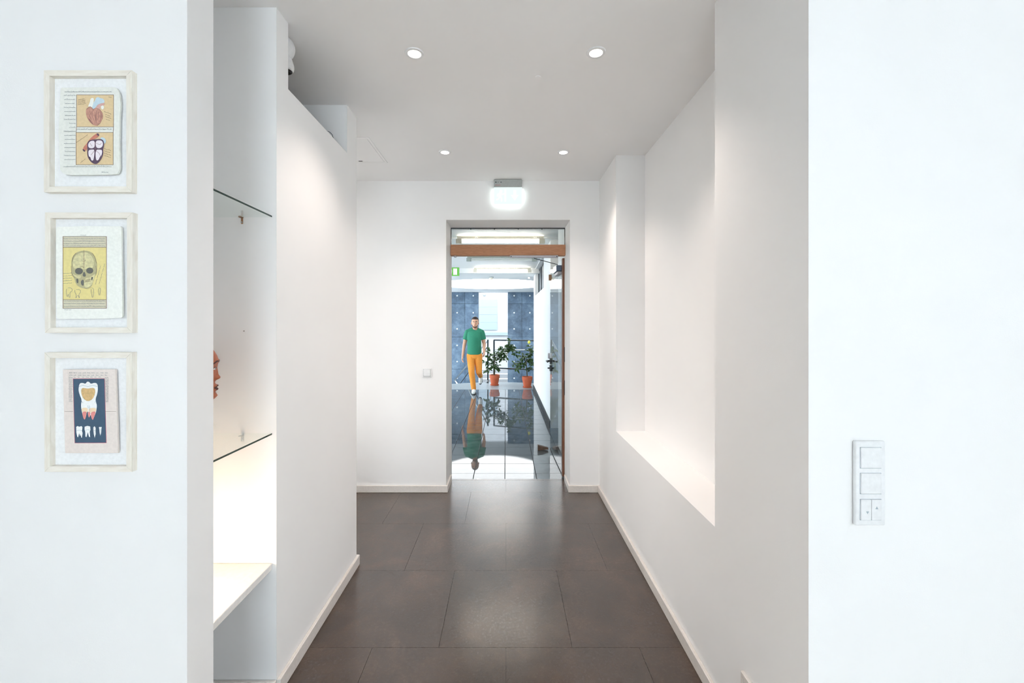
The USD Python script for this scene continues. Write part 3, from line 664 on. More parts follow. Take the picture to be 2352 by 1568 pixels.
# clay mask hanging on the niche's rear wall, facing the corridor
mk = thing('clay_mask', 'terracotta face mask in profile hanging in the niche', 'mask', (-1.173, 1.552, 0), rotz=31.0)
PZ = [1.212, 1.220, 1.226, 1.238, 1.250, 1.260, 1.2685, 1.276, 1.288, 1.296, 1.304, 1.320, 1.340, 1.352, 1.366, 1.385, 1.40, 1.44, 1.465, 1.475]
PDp = [0.02, 0.088, 0.112, 0.122, 0.115, 0.115, 0.114, 0.115, 0.112, 0.110, 0.114, 0.117, 0.119, 0.122, 0.1255, 0.120, 0.112, 0.088, 0.05, 0.005]


def mask_w(z):
    t = (z - 1.345) / 0.135
    return 0.086 * np.sqrt(np.clip(1 - t ** 2, 0.0, 1)) * (1 - 0.18 * np.clip(-t, 0, 1)) + 0.004


def mask_d(a, z):
    """relief towards +x at lateral a (-y..+y) and height z"""
    w = mask_w(z)
    d = np.interp(z, PZ, PDp) * np.sqrt(np.clip(1 - (a / w) ** 2, 0, 1)) ** 0.6
    nose = np.exp(-((z - 1.303) / 0.0095) ** 2) * 0.0125 * np.exp(-(a / 0.015) ** 2) + np.exp(-((z - 1.318) / 0.02) ** 2) * 0.006 * np.exp(-(a / 0.011) ** 2)
    nose += 0.009 * np.exp(-((z - 1.302) / 0.007) ** 2) * np.exp(-((np.abs(a) - 0.013) / 0.007) ** 2)
    eye = -0.004 * np.exp(-((z - 1.341) / 0.011) ** 2) * np.exp(-((np.abs(a) - 0.031) / 0.018) ** 2)
    ball_ = 0.004 * np.exp(-((z - 1.340) / 0.007) ** 2) * np.exp(-((np.abs(a) - 0.031) / 0.013) ** 2)
    brow = 0.004 * np.exp(-((z - 1.364 + 0.2 * np.clip(np.abs(a) - 0.03, 0, 1)) / 0.007) ** 2) * np.exp(-((np.abs(a) - 0.032) / 0.022) ** 2)
    lip = 0.0085 * (np.exp(-((z - 1.2745) / 0.005) ** 2) + np.exp(-((z - 1.262) / 0.0055) ** 2)) * np.exp(-(a / 0.024) ** 2)
    return d + nose + eye + ball_ + brow + lip


nz, na = 130, 90
zz = np.linspace(1.2125, 1.474, nz)
V, F = [], []
for i, z in enumerate(zz):
    aa = np.linspace(-1, 1, na) * mask_w(z) * 0.9999
    V += [[d, a, z] for d, a in zip(mask_d(aa, np.full(na, z)), aa)]
for i in range(nz - 1):
    for j in range(na - 1):
        p, q, r, s = i * na + j, i * na + j + 1, (i + 1) * na + j + 1, (i + 1) * na + j
        F += [[p, q, r], [p, r, s]]
n0 = len(V)
for i, z in enumerate(zz):
    aa = np.linspace(-1, 1, na) * mask_w(z) * 0.9999
    V += [[max(0.0, d - 0.014), a, z] for d, a in zip(mask_d(aa, np.full(na, z)), aa)]
for i in range(nz - 1):
    for j in range(na - 1):
        p, q, r, s = n0 + i * na + j, n0 + i * na + j + 1, n0 + (i + 1) * na + j + 1, n0 + (i + 1) * na + j
        F += [[p, r, q], [p, s, r]]
part(mk, 'face', tm(V, F), 'mask_clay', smooth=True)


def on_mask(poly, eps=0.0012):
    """a painted patch lying on the mask relief; poly in (lateral, z)"""
    t = trimesh.creation.extrude_polygon(poly, 0.0001, engine='earcut')
    f = np.array(t.faces); v = np.array(t.vertices)
    keep = np.all(v[f][:, :, 2] > 5e-5, axis=1)
    v, f = trimesh.remesh.subdivide_to_size(v, f[keep], 0.004)
    return tm(np.stack([mask_d(v[:, 0], v[:, 1]) + eps, v[:, 0], v[:, 1]], 1), f)


for s in (-1, 1):
    part(mk, 'eyebrow', on_mask(LineString([(s * 0.017, 1.362), (s * 0.028, 1.3675), (s * 0.042, 1.366), (s * 0.056, 1.357)]).buffer(0.0026)), 'mask_dark')
    ev = part(mk, 'eye', on_mask(Polygon([(s * 0.017, 1.339), (s * 0.025, 1.3435), (s * 0.034, 1.344), (s * 0.046, 1.339), (s * 0.036, 1.3355), (s * 0.025, 1.3355)])), 'eye_white')
    part(ev, 'iris', on_mask(Point(s * 0.030, 1.3400).buffer(0.0036), 0.0018), 'mask_dark')
    part(ev, 'eyelid', on_mask(LineString([(s * 0.015, 1.339), (s * 0.025, 1.3443), (s * 0.034, 1.345), (s * 0.049, 1.339)]).buffer(0.0012), 0.0018), 'mask_dark')
part(mk, 'mouth', on_mask(Polygon([(-0.026, 1.268), (-0.01, 1.278), (0, 1.276), (0.01, 1.278), (0.026, 1.268), (0.012, 1.258), (-0.012, 1.258)])), 'mask_dark')

# ------------------------------------------------------------------ three framed drawings


def frame_shape(name, label, rect, oy, cat='framed picture'):
    """box frame whose front face covers the photo's rect; local origin = its lower centre on the wall. Returns path, and a map from 4.9x crop pixels to local (x, z)."""
    x0, y0, x1, y1 = rect
    YF, YP = 1.252, 1.2565
    a, b = P(x0, y1, YF), P(x1, y0, YF)
    cx, z0 = (a[0] + b[0]) / 2, a[2]
    pth = thing(name, label, cat, (cx, 1.27, z0), group='pale wooden box frames on the picture wall')
    w, h, m = (b[0] - a[0]) / 2, b[2] - a[2], 0.0165
    fr, bk = -0.018, 0.0
    for quad, mt in (([(-w, 0), (w, 0), (w - m, m), (-w + m, m)], 'pale_wood_h'), ([(-w, h), (-w + m, h - m), (w - m, h - m), (w, h)], 'pale_wood_h'),
                     ([(-w, 0), (-w + m, m), (-w + m, h - m), (-w, h)], 'pale_wood_v'), ([(w, 0), (w, h), (w - m, h - m), (w - m, m)], 'pale_wood_v')):
        c = Polygon(quad).centroid
        q = Polygon(quad).buffer(-0.0002)
        part(pth, 'frame_moulding', plate(q, fr, 0.018), mt)
    part(pth, 'mount', box(-w + m * 0.5, w - m * 0.5, -0.003, -0.001, m * 0.5, h - m * 0.5), 'ink_mount')

    def to(pts, Y=YP):
        out = []
        for u, v in pts:
            p = P(80 + u / 4.9, oy + v / 4.9, Y)
            out.append((p[0] - cx, p[2] - z0))
        return out
    return pth, to


FRONT = -0.0138           # front of the floating page, local y


class Art:
    def __init__(self, path, to, mat_page, outline, name='page', torn=True):
        self.path, self.to, self.layer = path, to, 0
        pg = Polygon(to(outline)).buffer(-0.006, join_style='mitre').buffer(0.006, quad_segs=4) if torn else Polygon(to(outline))
        self.page = part(path, name, plate(pg, FRONT, 0.005), mat_page)
        c = pg.centroid
        part(path, 'spacer', box(c.x - 0.03, c.x + 0.03, -0.0088, -0.003, c.y - 0.05, c.y + 0.05), 'ink_mount')
        self.s = 1.2565 / FPX / 4.9

    def up(self):
        self.layer += 1
        return FRONT - 0.00012 * self.layer

    def fill(self, name, mat_, *polys):
        y0 = self.up()
        for p in polys:
            part(self.page, name, plate(Polygon(self.to(p)).buffer(0), y0, 0.0001), mat_)

    def shape(self, name, mat_, geom, kind=None):
        """geom in crop pixels"""
        g = affinity.affine_transform(geom, self.aff())
        part(self.page, name, plate(g, self.up(), 0.0001), mat_, kind=kind)

    def aff(self):
        (x0, z0), (x1, z1) = self.to([(0, 0), (1000, 1000)])
        return [(x1 - x0) / 1000, 0, 0, (z1 - z0) / 1000, x0, z0]

    def lines(self, name, mat_, strokes, w=4):
        self.shape(name, mat_, unary_union([LineString(s).buffer(w / 2, quad_segs=2) for s in strokes]), 'stuff' if len(strokes) > 1 and name != 'panel_border' else None)


def scribble(x0, x1, y, rng, amp=9, step=9, slope=0.0):
    """one line of cursive handwriting as strokes"""
    out, x = [], x0
    step, amp = step * 0.52, amp * 0.9
    while x < x1 - 6:
        n = int(rng.integers(4, 11)); pts = []
        for k in range(n):
            up = (-1 if k % 2 else 0.55) * rng.uniform(0.15, 1.0) * (1.5 if rng.random() < 0.15 else 0.8)
            pts.append((min(x, x1), y + slope * (x - x0) + amp * up)); x += float(rng.uniform(0.5, 1.25)) * step
        if len(pts) > 2:
            q = [pts[0]]
            for a, b in zip(pts[:-1], pts[1:]):
                q += [(0.72 * a[0] + 0.28 * b[0], 0.72 * a[1] + 0.28 * b[1]), (0.28 * a[0] + 0.72 * b[0], 0.28 * a[1] + 0.72 * b[1])]
            out.append(q + [pts[-1]])
        if rng.random() < 0.45:
            xx = pts[0][0]; out.append([(xx, y + slope * (xx - x0) - amp * 1.5), (xx + 3, y + slope * (xx - x0) - amp * 1.35)])
        x += step * 0.45
    return out


def ell(cx, cy, rx, ry):
    return affinity.scale(Point(cx, cy).buffer(1, quad_segs=8), rx, ry)


def rect(x0, y0, x1, y1):
    return [(x0, y0), (x1, y0), (x1, y1), (x0, y1)]


def smooth_poly(pts, it=2):
    p = np.array(pts, float)
    for _ in range(it):
        q = np.roll(p, -1, 0)
        p = np.stack([0.75 * p + 0.25 * q, 0.25 * p + 0.75 * q], 1).reshape(-1, 2)
    return [tuple(x) for x in p]


rng = np.random.default_rng(5)
# 1: two heart drawings on an aged handwritten leaf
f1, to1 = frame_shape('picture_frame', 'box-framed leaf with two heart drawings, topmost on the picture wall', (100.5, 161, 303, 441), 140)
A1 = Art(f1, to1, 'ink_page_aged', [(292, 302), (420, 299), (600, 297), (760, 295), (903, 296), (925, 306), (940, 335), (955, 380), (960, 430), (966, 490), (962, 540), (953, 640), (955, 760), (949, 900), (951, 1000), (955, 1050), (953, 1120), (957, 1180), (948, 1235), (930, 1272), (800, 1278), (650, 1281), (480, 1282), (400, 1283), (345, 1276), (310, 1258), (286, 1222), (281, 1100), (276, 980), (275, 900), (268, 840), (266, 790), (274, 700), (282, 500)])
A1.fill('drawing_panel', 'ink_gold', rect(472, 382, 888, 742), rect(466, 805, 884, 1168))
A1.lines('panel_border', 'ink_brown_ink', [rect(472, 382, 888, 742) + [(472, 382)], rect(466, 805, 884, 1168) + [(466, 805)], [(472, 742), (466, 805)], [(888, 742), (884, 805)]], 5)
A1.fill('aorta', 'ink_vessel_blue', smooth_poly([(645, 530), (655, 480), (680, 445), (690, 415), (715, 405), (740, 420), (775, 425), (792, 470), (745, 478), (705, 495), (685, 530), (665, 545)]))
A1.fill('vein', 'ink_vessel_white', smooth_poly([(598, 515), (622, 470), (630, 418), (670, 416), (662, 480), (645, 530), (620, 512)]), smooth_poly([(742, 505), (765, 498), (785, 515), (775, 545), (752, 548)]))
A1.fill('pulmonary_artery', 'ink_vessel_pink', smooth_poly([(690, 540), (700, 505), (735, 480), (790, 472), (790, 498), (745, 505), (735, 540), (715, 545)]))
A1.fill('heart', 'ink_heart', smooth_poly([(585, 535), (630, 510), (662, 548), (692, 528), (735, 545), (768, 590), (770, 640), (742, 700), (705, 732), (668, 728), (620, 690), (590, 640), (576, 580)]))
A1.lines('heart_shading', 'ink_heart_dark', [[(585, 545), (630, 514), (660, 545), (692, 530), (735, 548), (766, 592)], [(768, 600), (766, 645), (740, 700), (705, 730)], [(752, 590), (755, 640), (735, 690)], [(640, 570), (620, 620), (640, 660)], [(680, 600), (690, 650), (680, 700)], [(715, 575), (722, 620), (712, 660)], [(608, 655), (635, 692), (655, 712)], [(614, 650), (642, 690)], [(662, 548), (645, 600), (660, 660)], [(600, 640), (640, 690), (660, 715)], [(735, 560), (748, 610), (740, 680)], [(625, 560), (612, 590)], [(700, 560), (690, 620), (700, 700)]], 3.2)
A1.fill('artery_arch', 'ink_red_tube', smooth_poly([(540, 1000), (560, 960), (590, 930), (620, 880), (690, 820), (725, 815), (728, 850), (690, 870), (650, 900), (610, 950), (590, 1000), (565, 1020)]))
A1.fill('artery_end', 'ink_plum', smooth_poly([(538, 995), (560, 995), (575, 1020), (555, 1022)]), smooth_poly([(695, 820), (715, 815), (730, 835), (720, 850)]))
A1.fill('blue_vessel', 'ink_vessel_blue', smooth_poly([(735, 862), (785, 862), (808, 895), (800, 930), (770, 935)]))
A1.fill('heart_section', 'ink_plum', smooth_poly([(592, 930), (618, 892), (690, 884), (750, 878), (782, 900), (786, 950), (772, 1000), (777, 1050), (752, 1110), (712, 1158), (680, 1163), (640, 1143), (603, 1092), (594, 1040), (598, 990)]))
A1.fill('heart_chamber', 'ink_chamber', smooth_poly([(606, 935), (630, 902), (682, 898), (682, 975), (640, 988), (608, 975)]), smooth_poly([(690, 898), (745, 892), (772, 912), (772, 962), (735, 988), (692, 975)]),
        smooth_poly([(606, 1005), (650, 998), (680, 1000), (672, 1090), (662, 1125), (640, 1120), (632, 1080), (612, 1080)]), smooth_poly([(692, 1000), (740, 1000), (765, 1005), (760, 1060), (738, 1080), (722, 1120), (698, 1122), (690, 1080)]))
A1.lines('chamber_line', 'ink_heart_dark', [[(684, 915), (682, 960), (690, 1000)], [(700, 930), (740, 945), (755, 925)], [(625, 925), (650, 960)], [(690, 1010), (730, 1040), (745, 1075)], [(675, 1015), (640, 1060)]], 3)
sc = []
for k, y in enumerate(range(392, 1150, 45)):
    if 690 < y < 760:
        sc += scribble(395, 462, y, rng)
    else:
        sc += scribble(335 + (k % 3) * 6, 462, y, rng)
sc += scribble(345, 880, 352, rng, 10) + scribble(330, 868, 1192, rng, 10) + scribble(480, 876, 772, rng, 11)
sc += scribble(760, 830, 1255, rng, 7)
A1.lines('handwriting', 'ink_ink', sc, 2.8)
nt = []
for k in range(4):
    nt += scribble(498, 580, 440 + 18 * k, rng, 6, slope=-0.15) + scribble(790 + 6 * k, 865, 575 + 28 * k, rng, 6, slope=0.35) + scribble(790, 862, 990 + 26 * k, rng, 6, slope=0.3)
nt += scribble(478, 610, 920, rng, 6, slope=-0.7) + scribble(520, 580, 1150, rng, 5, slope=-0.8) + scribble(840, 878, 412, rng, 7)
A1.lines('note', 'ink_brown_ink', nt, 2.4)

# 2: skull drawing
f2, to2 = frame_shape('picture_frame', 'box-framed leaf with a yellow skull drawing, middle one on the picture wall', (103, 487.5, 304.5, 764.5), 470)
A2 = Art(f2, to2, 'ink_page_cream', [(243, 248), (400, 246), (590, 240), (800, 243), (965, 242), (976, 260), (978, 500), (981, 700), (984, 900), (987, 1100), (986, 1272), (800, 1280), (600, 1284), (450, 1282), (250, 1286), (247, 1000), (244, 800), (241, 550)])
A2.fill('title_strip', 'ink_beige', rect(318, 358, 808, 480), rect(318, 1068, 808, 1165))
A2.fill('drawing_panel', 'ink_yellow', rect(318, 480, 808, 1068))
A2.lines('panel_border', 'ink_brown_ink', [rect(318, 358, 808, 1165) + [(318, 358)], [(318, 480), (808, 480)], [(318, 1068), (808, 1068)]], 5)
A2.fill('skull', 'ink_bone_shade', smooth_poly([(415, 690), (412, 640), (428, 580), (470, 535), (555, 512), (640, 530), (685, 590), (703, 660), (703, 720), (700, 780), (668, 815), (655, 880), (640, 925), (570, 948), (500, 925), (462, 890), (450, 830), (420, 790), (418, 740)]))
A2.fill('skull_light', 'ink_bone', smooth_poly([(430, 690), (432, 620), (470, 560), (555, 530), (625, 550), (665, 610), (672, 690), (650, 715), (620, 700), (560, 735), (500, 705), (450, 725)]), smooth_poly([(560, 830), (640, 810), (690, 765), (660, 870), (635, 915), (572, 940), (556, 900)]),
        smooth_poly([(420, 770), (470, 800), (530, 790), (520, 830), (470, 825)]))
A2.shape('eye_socket', 'ink_socket', ell(500, 748, 44, 36))
A2.shape('eye_socket', 'ink_socket', ell(622, 742, 39, 33))
A2.fill('nose_hollow', 'ink_socket', smooth_poly([(550, 760), (565, 755), (582, 805), (560, 812), (540, 800)]))
A2.fill('jaw_hollow', 'ink_socket', smooth_poly([(520, 860), (555, 835), (556, 915), (528, 905)]), smooth_poly([(470, 830), (495, 835), (495, 885), (475, 880)]), smooth_poly([(640, 815), (662, 812), (650, 850), (640, 850)]))
A2.lines('skull_line', 'ink_brown_ink', [[(556, 515), (556, 720)], [(560, 850), (640, 838)], [(562, 870), (636, 858)], [(520, 700), (540, 690), (556, 712)], [(420, 770), (430, 800), (460, 825)], [(560, 940), (600, 946), (640, 930)], [(535, 632), (560, 640), (575, 625)],
                                        [(415, 690), (418, 740), (420, 770)], [(470, 545), (440, 580), (425, 640)], [(650, 545), (680, 590), (698, 660)], [(575, 852), (575, 870)], [(592, 848), (592, 868)], [(608, 846), (608, 866)], [(624, 842), (624, 862)], [(690, 690), (700, 740), (690, 775)]], 2.6)
tth = [[(365, 935), (420, 935), (428, 970), (400, 985), (405, 1045), (390, 1040), (385, 1000), (370, 1045), (360, 985), (365, 935)], [(455, 955), (520, 955), (520, 990), (500, 1005), (510, 1060), (490, 1010), (465, 1062), (470, 1005), (455, 985), (455, 955)],
       [(640, 940), (665, 940), (668, 980), (655, 1062), (640, 985), (640, 940)], [(720, 935), (745, 940), (745, 975), (733, 1028), (722, 980), (720, 935)]]
A2.lines('tooth_outline', 'ink_ink', [smooth_poly(t_[:-1], 1) for t_ in tth], 3)
sc = []
for y in (385, 412, 440, 465, 1085, 1112, 1145):
    sc += scribble(330, 800, y, rng, 7, 8)
sc += scribble(520, 580, 345, rng, 6) + scribble(340, 415, 1182, rng, 5)
for k in range(5):
    sc += scribble(325, 420, 775 + 28 * k, rng, 5, slope=-0.06)
for k in range(2):
    sc += scribble(690 + 40 * k, 745 + 45 * k, 890, rng, 6, 4, slope=-3.6)
A2.lines('handwriting', 'ink_ink', sc, 2.4)

# 3: tooth drawing
f3, to3 = frame_shape('picture_frame', 'box-framed leaf with a large tooth on navy, lowest on the picture wall', (102, 809, 303, 1083.5), 790)
A3 = Art(f3, to3, 'ink_page_pink', [(316, 288), (908, 283), (938, 1225), (342, 1226)], torn=False)
A3.fill('drawing_panel', 'ink_navy', [(432, 390), (786, 388), (806, 1110), (452, 1112)])
A3.lines('panel_border', 'ink_red_ink', [[(432, 390), (786, 388), (806, 1110), (452, 1112), (432, 390)]], 5)
A3.fill('tooth', 'ink_tooth', smooth_poly([(497, 480), (508, 440), (540, 434), (572, 448), (588, 424), (600, 420), (618, 428), (632, 448), (675, 432), (706, 445), (713, 490), (706, 560), (685, 615), (690, 650), (702, 690), (693, 760), (672, 815), (655, 858), (640, 830), (630, 790), (614, 830), (602, 800), (598, 750), (588, 760),
                                           (578, 820), (563, 855), (545, 820), (527, 740), (521, 680), (532, 630), (505, 565), (494, 520)], 1))
A3.fill('root_band', 'ink_root_cream', smooth_poly([(525, 715), (600, 715), (598, 760), (585, 770), (535, 770)]), smooth_poly([(605, 720), (698, 715), (690, 765), (640, 770), (610, 770)]))
A3.fill('root_tip', 'ink_root_pink', smooth_poly([(534, 760), (588, 755), (578, 820), (563, 856), (545, 820)]), smooth_poly([(598, 760), (628, 765), (626, 800), (614, 832), (602, 800)]), smooth_poly([(630, 765), (694, 752), (672, 815), (655, 860), (638, 825)]))
A3.fill('pulp', 'ink_dentine', smooth_poly([(525, 505), (545, 490), (600, 502), (650, 490), (682, 500), (682, 560), (655, 620), (600, 646), (550, 615), (527, 560)], 1))
A3.lines('crown_line', 'ink_tooth_shade', [[(500, 480), (545, 462), (600, 478), (660, 462), (710, 480)], [(530, 640), (545, 660)], [(690, 630), (680, 655)], [(600, 690), (606, 720)], [(618, 690), (625, 760)]], 4)
ty = 922
A3.fill('small_tooth', 'ink_tooth', [(470, 930), (485, 920), (505, 928), (530, 920), (541, 935), (536, 975), (543, 1000), (535, 1052), (526, 1050), (520, 1010), (513, 1035), (504, 1000), (492, 1048), (482, 1040), (472, 990)],
        [(565, 928), (595, 918), (628, 925), (631, 965), (622, 985), (628, 1045), (615, 1042), (600, 990), (586, 1046), (574, 1040), (572, 985), (564, 960)],
        [(663, 935), (676, 922), (690, 940), (688, 975), (690, 1010), (678, 1056), (668, 1010), (664, 970)], [(726, 930), (757, 930), (753, 965), (750, 1000), (743, 1030), (734, 1000), (730, 965)])
A3.lines('small_tooth_line', 'ink_tooth_shade', [[(473, 975), (505, 965), (536, 972)], [(566, 968), (600, 962), (629, 966)], [(664, 970), (689, 970)], [(730, 963), (754, 963)]], 4)
sc = []
for k in range(9):
    sc += scribble(395 + k * 50, 395 + k * 50 + 32, 325, rng, 6, 6) + scribble(395 + k * 50, 395 + k * 50 + 32, 350, rng, 6, 6)
    if k in (1, 2, 3, 4, 5, 6, 7):
        sc += scribble(400 + k * 46, 400 + k * 46 + 26, 372, rng, 5, 6)
for y in range(375, 660, 17):
    sc += scribble(390, 428, y, rng, 6, 6) + scribble(796, 832, y, rng, 6, 6)
A3.lines('handwriting', 'ink_ink', sc, 2.4)
A3.lines('fold_line', 'ink_brown_ink', [[(342, 757), (435, 757)], [(800, 757), (918, 757)], [(380, 757), (420, 758)]], 2.5)

# ------------------------------------------------------------------ potted trees
def leaf_mesh(c, d, n, L, W):
    d = d / np.linalg.norm(d); s = np.cross(d, n); s /= np.linalg.norm(s) + 1e-9; n = np.cross(s, d)
    prof = [(0, 0, 0), (0.25, 0.8, 0.05), (0.55, 1.0, 0.04), (0.85, 0.5, -0.05), (1.0, 0.0, -0.14)]
    v, f = [], []
    for t, w, h in prof:
        m = c + d * L * t + n * L * h
        v += [m - s * W * w / 2 + n * 0.1 * W * w, m, m + s * W * w / 2 + n * 0.1 * W * w]
    for i in range(4):
        a = 3 * i
        f += [[a, a + 1, a + 4], [a, a + 4, a + 3], [a + 1, a + 2, a + 5], [a + 1, a + 5, a + 4]]
    return np.array(v), np.array(f)


def potted_tree(label, px, py, Y, trunk, twigs, n_leaf, seed, fruit=None, k=1.0):
    r = np.random.default_rng(seed)
    base = P(px, py, Y); base[2] = 0.0
    t = thing('potted_tree', label, 'potted plant', base, group='potted trees on the landing')
    R, hh = 0.122 * k, 0.262 * k
    part(t, 'pot', lathe([(0.0, 0.012), (R * 0.68, 0.012), (R * 0.70, 0.02), (R * 0.93, hh * 0.66), (R * 0.95, hh * 0.68), (R, hh * 0.69), (R * 1.02, hh * 0.72), (R * 1.03, hh - 0.004), (R * 1.0, hh), (R * 0.93, hh), (R * 0.9, hh * 0.9), (0, hh * 0.9)], 40), 'terracotta_pot', smooth=35)
    part(t, 'saucer', lathe([(0, 0), (R * 0.82, 0), (R * 0.9, 0.022), (R * 0.86, 0.024), (R * 0.78, 0.011), (0, 0.011)], 40), 'terracotta_pot', smooth=35)
    part(t, 'soil', m3.Manifold.cylinder(0.01, R * 0.9, R * 0.9, 32).translate([0, 0, hh * 0.87]), 'soil')

    def loc(p, dy=0.0):
        return P(p[0], p[1], Y) - base + np.array([0, dy, 0])
    part(t, 'trunk', tube([loc(p) for p in trunk], np.linspace(0.013, 0.009, len(trunk)) * 1.15, 8), 'bark', smooth=60)
    bt_, V, F, n = [], [], [], 0
    wsum = sum(len(tw) - 1 for tw in twigs)
    for tw in twigs:
        dys = np.cumsum([0.0] + [float(r.uniform(-0.07, 0.07)) for _ in tw[1:]])
        pts = [loc(p, dy) for p, dy in zip(tw, dys)]
        bt_.append(tube(pts, np.linspace(0.008, 0.003, len(pts)), 6))
        for a, b in zip(pts[:-1], pts[1:]):
            for _ in range(max(3, int(n_leaf / wsum))):
                u = r.random()
                c = a + (b - a) * u
                d = r.normal(0, 1, 3) * np.array([1, 1, 0.7]) + (b - a) / np.linalg.norm(b - a) * 0.5 + np.array([0, 0, -0.35])
                d /= np.linalg.norm(d)
                nn = r.normal(0, 0.6, 3) + np.array([0, -0.3, 1.0])
                v, f = leaf_mesh(c + d * r.uniform(0.005, 0.03), d, nn, r.uniform(0.065, 0.115), r.uniform(0.034, 0.054))
                V.append(v); F.append(f + n); n += len(v)
    part(t, 'branch', join(*bt_), 'bark', smooth=60, kind='stuff')
    part(t, 'foliage', tm(np.vstack(V), np.vstack(F)), 'leaf', smooth=True, kind='stuff')
    if fruit:
        part(t, 'fruit', (ball((0, 0, 0), 0.035).scale([1, 1, 1.15])).translate(list(loc(fruit, -0.04))), 'lemon', smooth=60, label='pale yellow fruit')


potted_tree('potted tree with an arching leafy crown in a clay pot, beside the person', 1136, 884, 10.75, [(1136, 862), (1136, 848), (1135.5, 838), (1136, 824)],
            [[(1136, 846), (1127, 843), (1117, 849)], [(1136, 840), (1124, 834), (1114, 832)], [(1135, 836), (1143, 838), (1144, 846)], [(1135.5, 834), (1128, 824), (1120, 818)], [(1136, 830), (1144, 822), (1152, 824)],
             [(1136, 824), (1126, 812), (1116, 802)], [(1136, 824), (1138, 812), (1144, 806)], [(1142, 818), (1152, 810), (1162, 804), (1172, 800)], [(1152, 812), (1160, 816), (1161, 826)], [(1162, 806), (1168, 798), (1170, 788), (1171, 780)],
             [(1168, 800), (1176, 798), (1182, 806), (1186, 815)], [(1144, 816), (1150, 806), (1158, 801)], [(1170, 794), (1178, 796)]], 420, 3)
potted_tree('smaller potted tree in a clay pot against the right hall wall', 1211, 889.5, 10.38, [(1211, 864), (1210, 852), (1209, 840), (1208, 832)],
            [[(1209, 846), (1216, 844), (1219, 848)], [(1208, 840), (1199, 836), (1190, 842), (1186, 852)], [(1208, 836), (1196, 832), (1184, 834), (1178, 836)], [(1208, 832), (1202, 822), (1192, 816)], [(1208, 832), (1210, 822), (1204, 814)],
             [(1209, 830), (1216, 824), (1222, 818)], [(1212, 826), (1219, 830), (1222, 834)], [(1210, 822), (1216, 812), (1219, 800), (1216, 790)], [(1218, 806), (1222, 800)], [(1218, 812), (1215, 804)]], 220, 9, fruit=(1215, 785.5), k=1.0)

# ------------------------------------------------------------------ person walking towards the doorway
mw = P(1090, 903, 9.5)
pe = thing('person', 'person in a green polo shirt and orange trousers walking towards the doorway', 'person', (mw[0], 9.5, 0))
Jn = dict(neck=(0.01, -0.005, 1.405), chest=(0.0, 0.0, 1.25), waist=(-0.005, 0.0, 1.02), hip=(-0.005, 0.0, 0.90),
          shR=(-0.160, 0.0, 1.33), elR=(-0.225, 0.04, 1.075), wrR=(-0.255, -0.03, 0.835), shL=(0.160, 0.0, 1.33), elL=(0.205, 0.05, 1.08), wrL=(0.215, -0.14, 0.92),
          hpR=(-0.082, 0, 0.87), knR=(-0.058, -0.10, 0.475), anR=(-0.012, -0.06, 0.085), hpL=(0.078, 0, 0.87), knL=(0.095, -0.02, 0.47), anL=(0.105, 0.36, 0.33))
J = {k: np.array(v) for k, v in Jn.items()}


def torso(grow=0.0, z_bottom=0.87):
    e = lambda c, rx, ry, rz: m3.Manifold.sphere(1, 24).scale([rx + grow, ry + grow, rz]).translate(list(c))
    return [m3.Manifold.batch_hull([e((-0.0, 0.0, 1.33), 0.165, 0.085, 0.06), e((0, 0.0, 1.22), 0.158, 0.105, 0.05)]), m3.Manifold.batch_hull([e((0, 0.0, 1.22), 0.158, 0.105, 0.05), e((-0.004, 0, 1.02), 0.135, 0.095, 0.05)]),
            m3.Manifold.batch_hull([e((-0.004, 0, 1.02), 0.135, 0.095, 0.05), e((-0.004, 0, z_bottom + 0.03), 0.142, 0.102, 0.03)])]


def limb(seq):
    return [bone(a, ra, b, rb) for (a, ra), (b, rb) in zip(seq[:-1], seq[1:])]


def hand(wr, el, side):
    """palm and five curled fingers continuing the forearm; side +1 = the person's left (photo right)"""
    d = (wr - el) / np.linalg.norm(wr - el)
    inn = np.array([-side, 0, 0.0]); inn -= d * (inn @ d); inn /= np.linalg.norm(inn)      # palm faces the thigh
    fwd = np.cross(d, inn); fwd = fwd if fwd[1] < 0 else -fwd                                     # thumb side, forward
    out = [m3.Manifold.batch_hull([ball(wr + fwd * o * 0.6 , 0.022, 12) for o in (-0.02, 0.02)] + [ball(wr + d * 0.085 + fwd * o, 0.013, 12) for o in (-0.032, 0.032)])]
    for o, L in ((0.030, 0.068), (0.010, 0.078), (-0.011, 0.072), (-0.031, 0.055)):
        a = wr + d * 0.085 + fwd * o; b = a + d * L * 0.45 + inn * 0.006; c = b + d * L * 0.3 + inn * 0.014; e = c + d * L * 0.2 + inn * 0.016
        out += limb([(a, 0.0095), (b, 0.009), (c, 0.0085), (e, 0.0075)])
    a = wr + d * 0.03 + fwd * 0.03; b = a + fwd * 0.03 + d * 0.03 + inn * 0.008; c = b + d * 0.03 + fwd * 0.006 + inn * 0.008
    out += limb([(a, 0.013), (b, 0.0105), (c, 0.0085)])
    return out


HC_ = np.array([0.012, -0.01, 1.535])


def head_parts():
    e = lambda c, rx, ry, rz: m3.Manifold.sphere(1, 28).scale([rx, ry, rz]).translate(list(HC_ + np.array(c)))
    return [e((0, 0.012, 0.03), 0.077, 0.098, 0.098), m3.Manifold.batch_hull([e((0, -0.03, -0.01), 0.064, 0.06, 0.06), e((0, -0.045, -0.088), 0.038, 0.042, 0.028)]), m3.Manifold.batch_hull([e((0, 0.0, -0.06), 0.06, 0.055, 0.03), e((0, -0.02, 0.02), 0.07, 0.075, 0.05)]),
            bone(HC_ + [0, -0.093, 0.012], 0.009, HC_ + [0, -0.108, -0.028], 0.013), e((-0.078, 0.012, -0.01), 0.010, 0.022, 0.032), e((0.078, 0.012, -0.01), 0.010, 0.022, 0.032)]


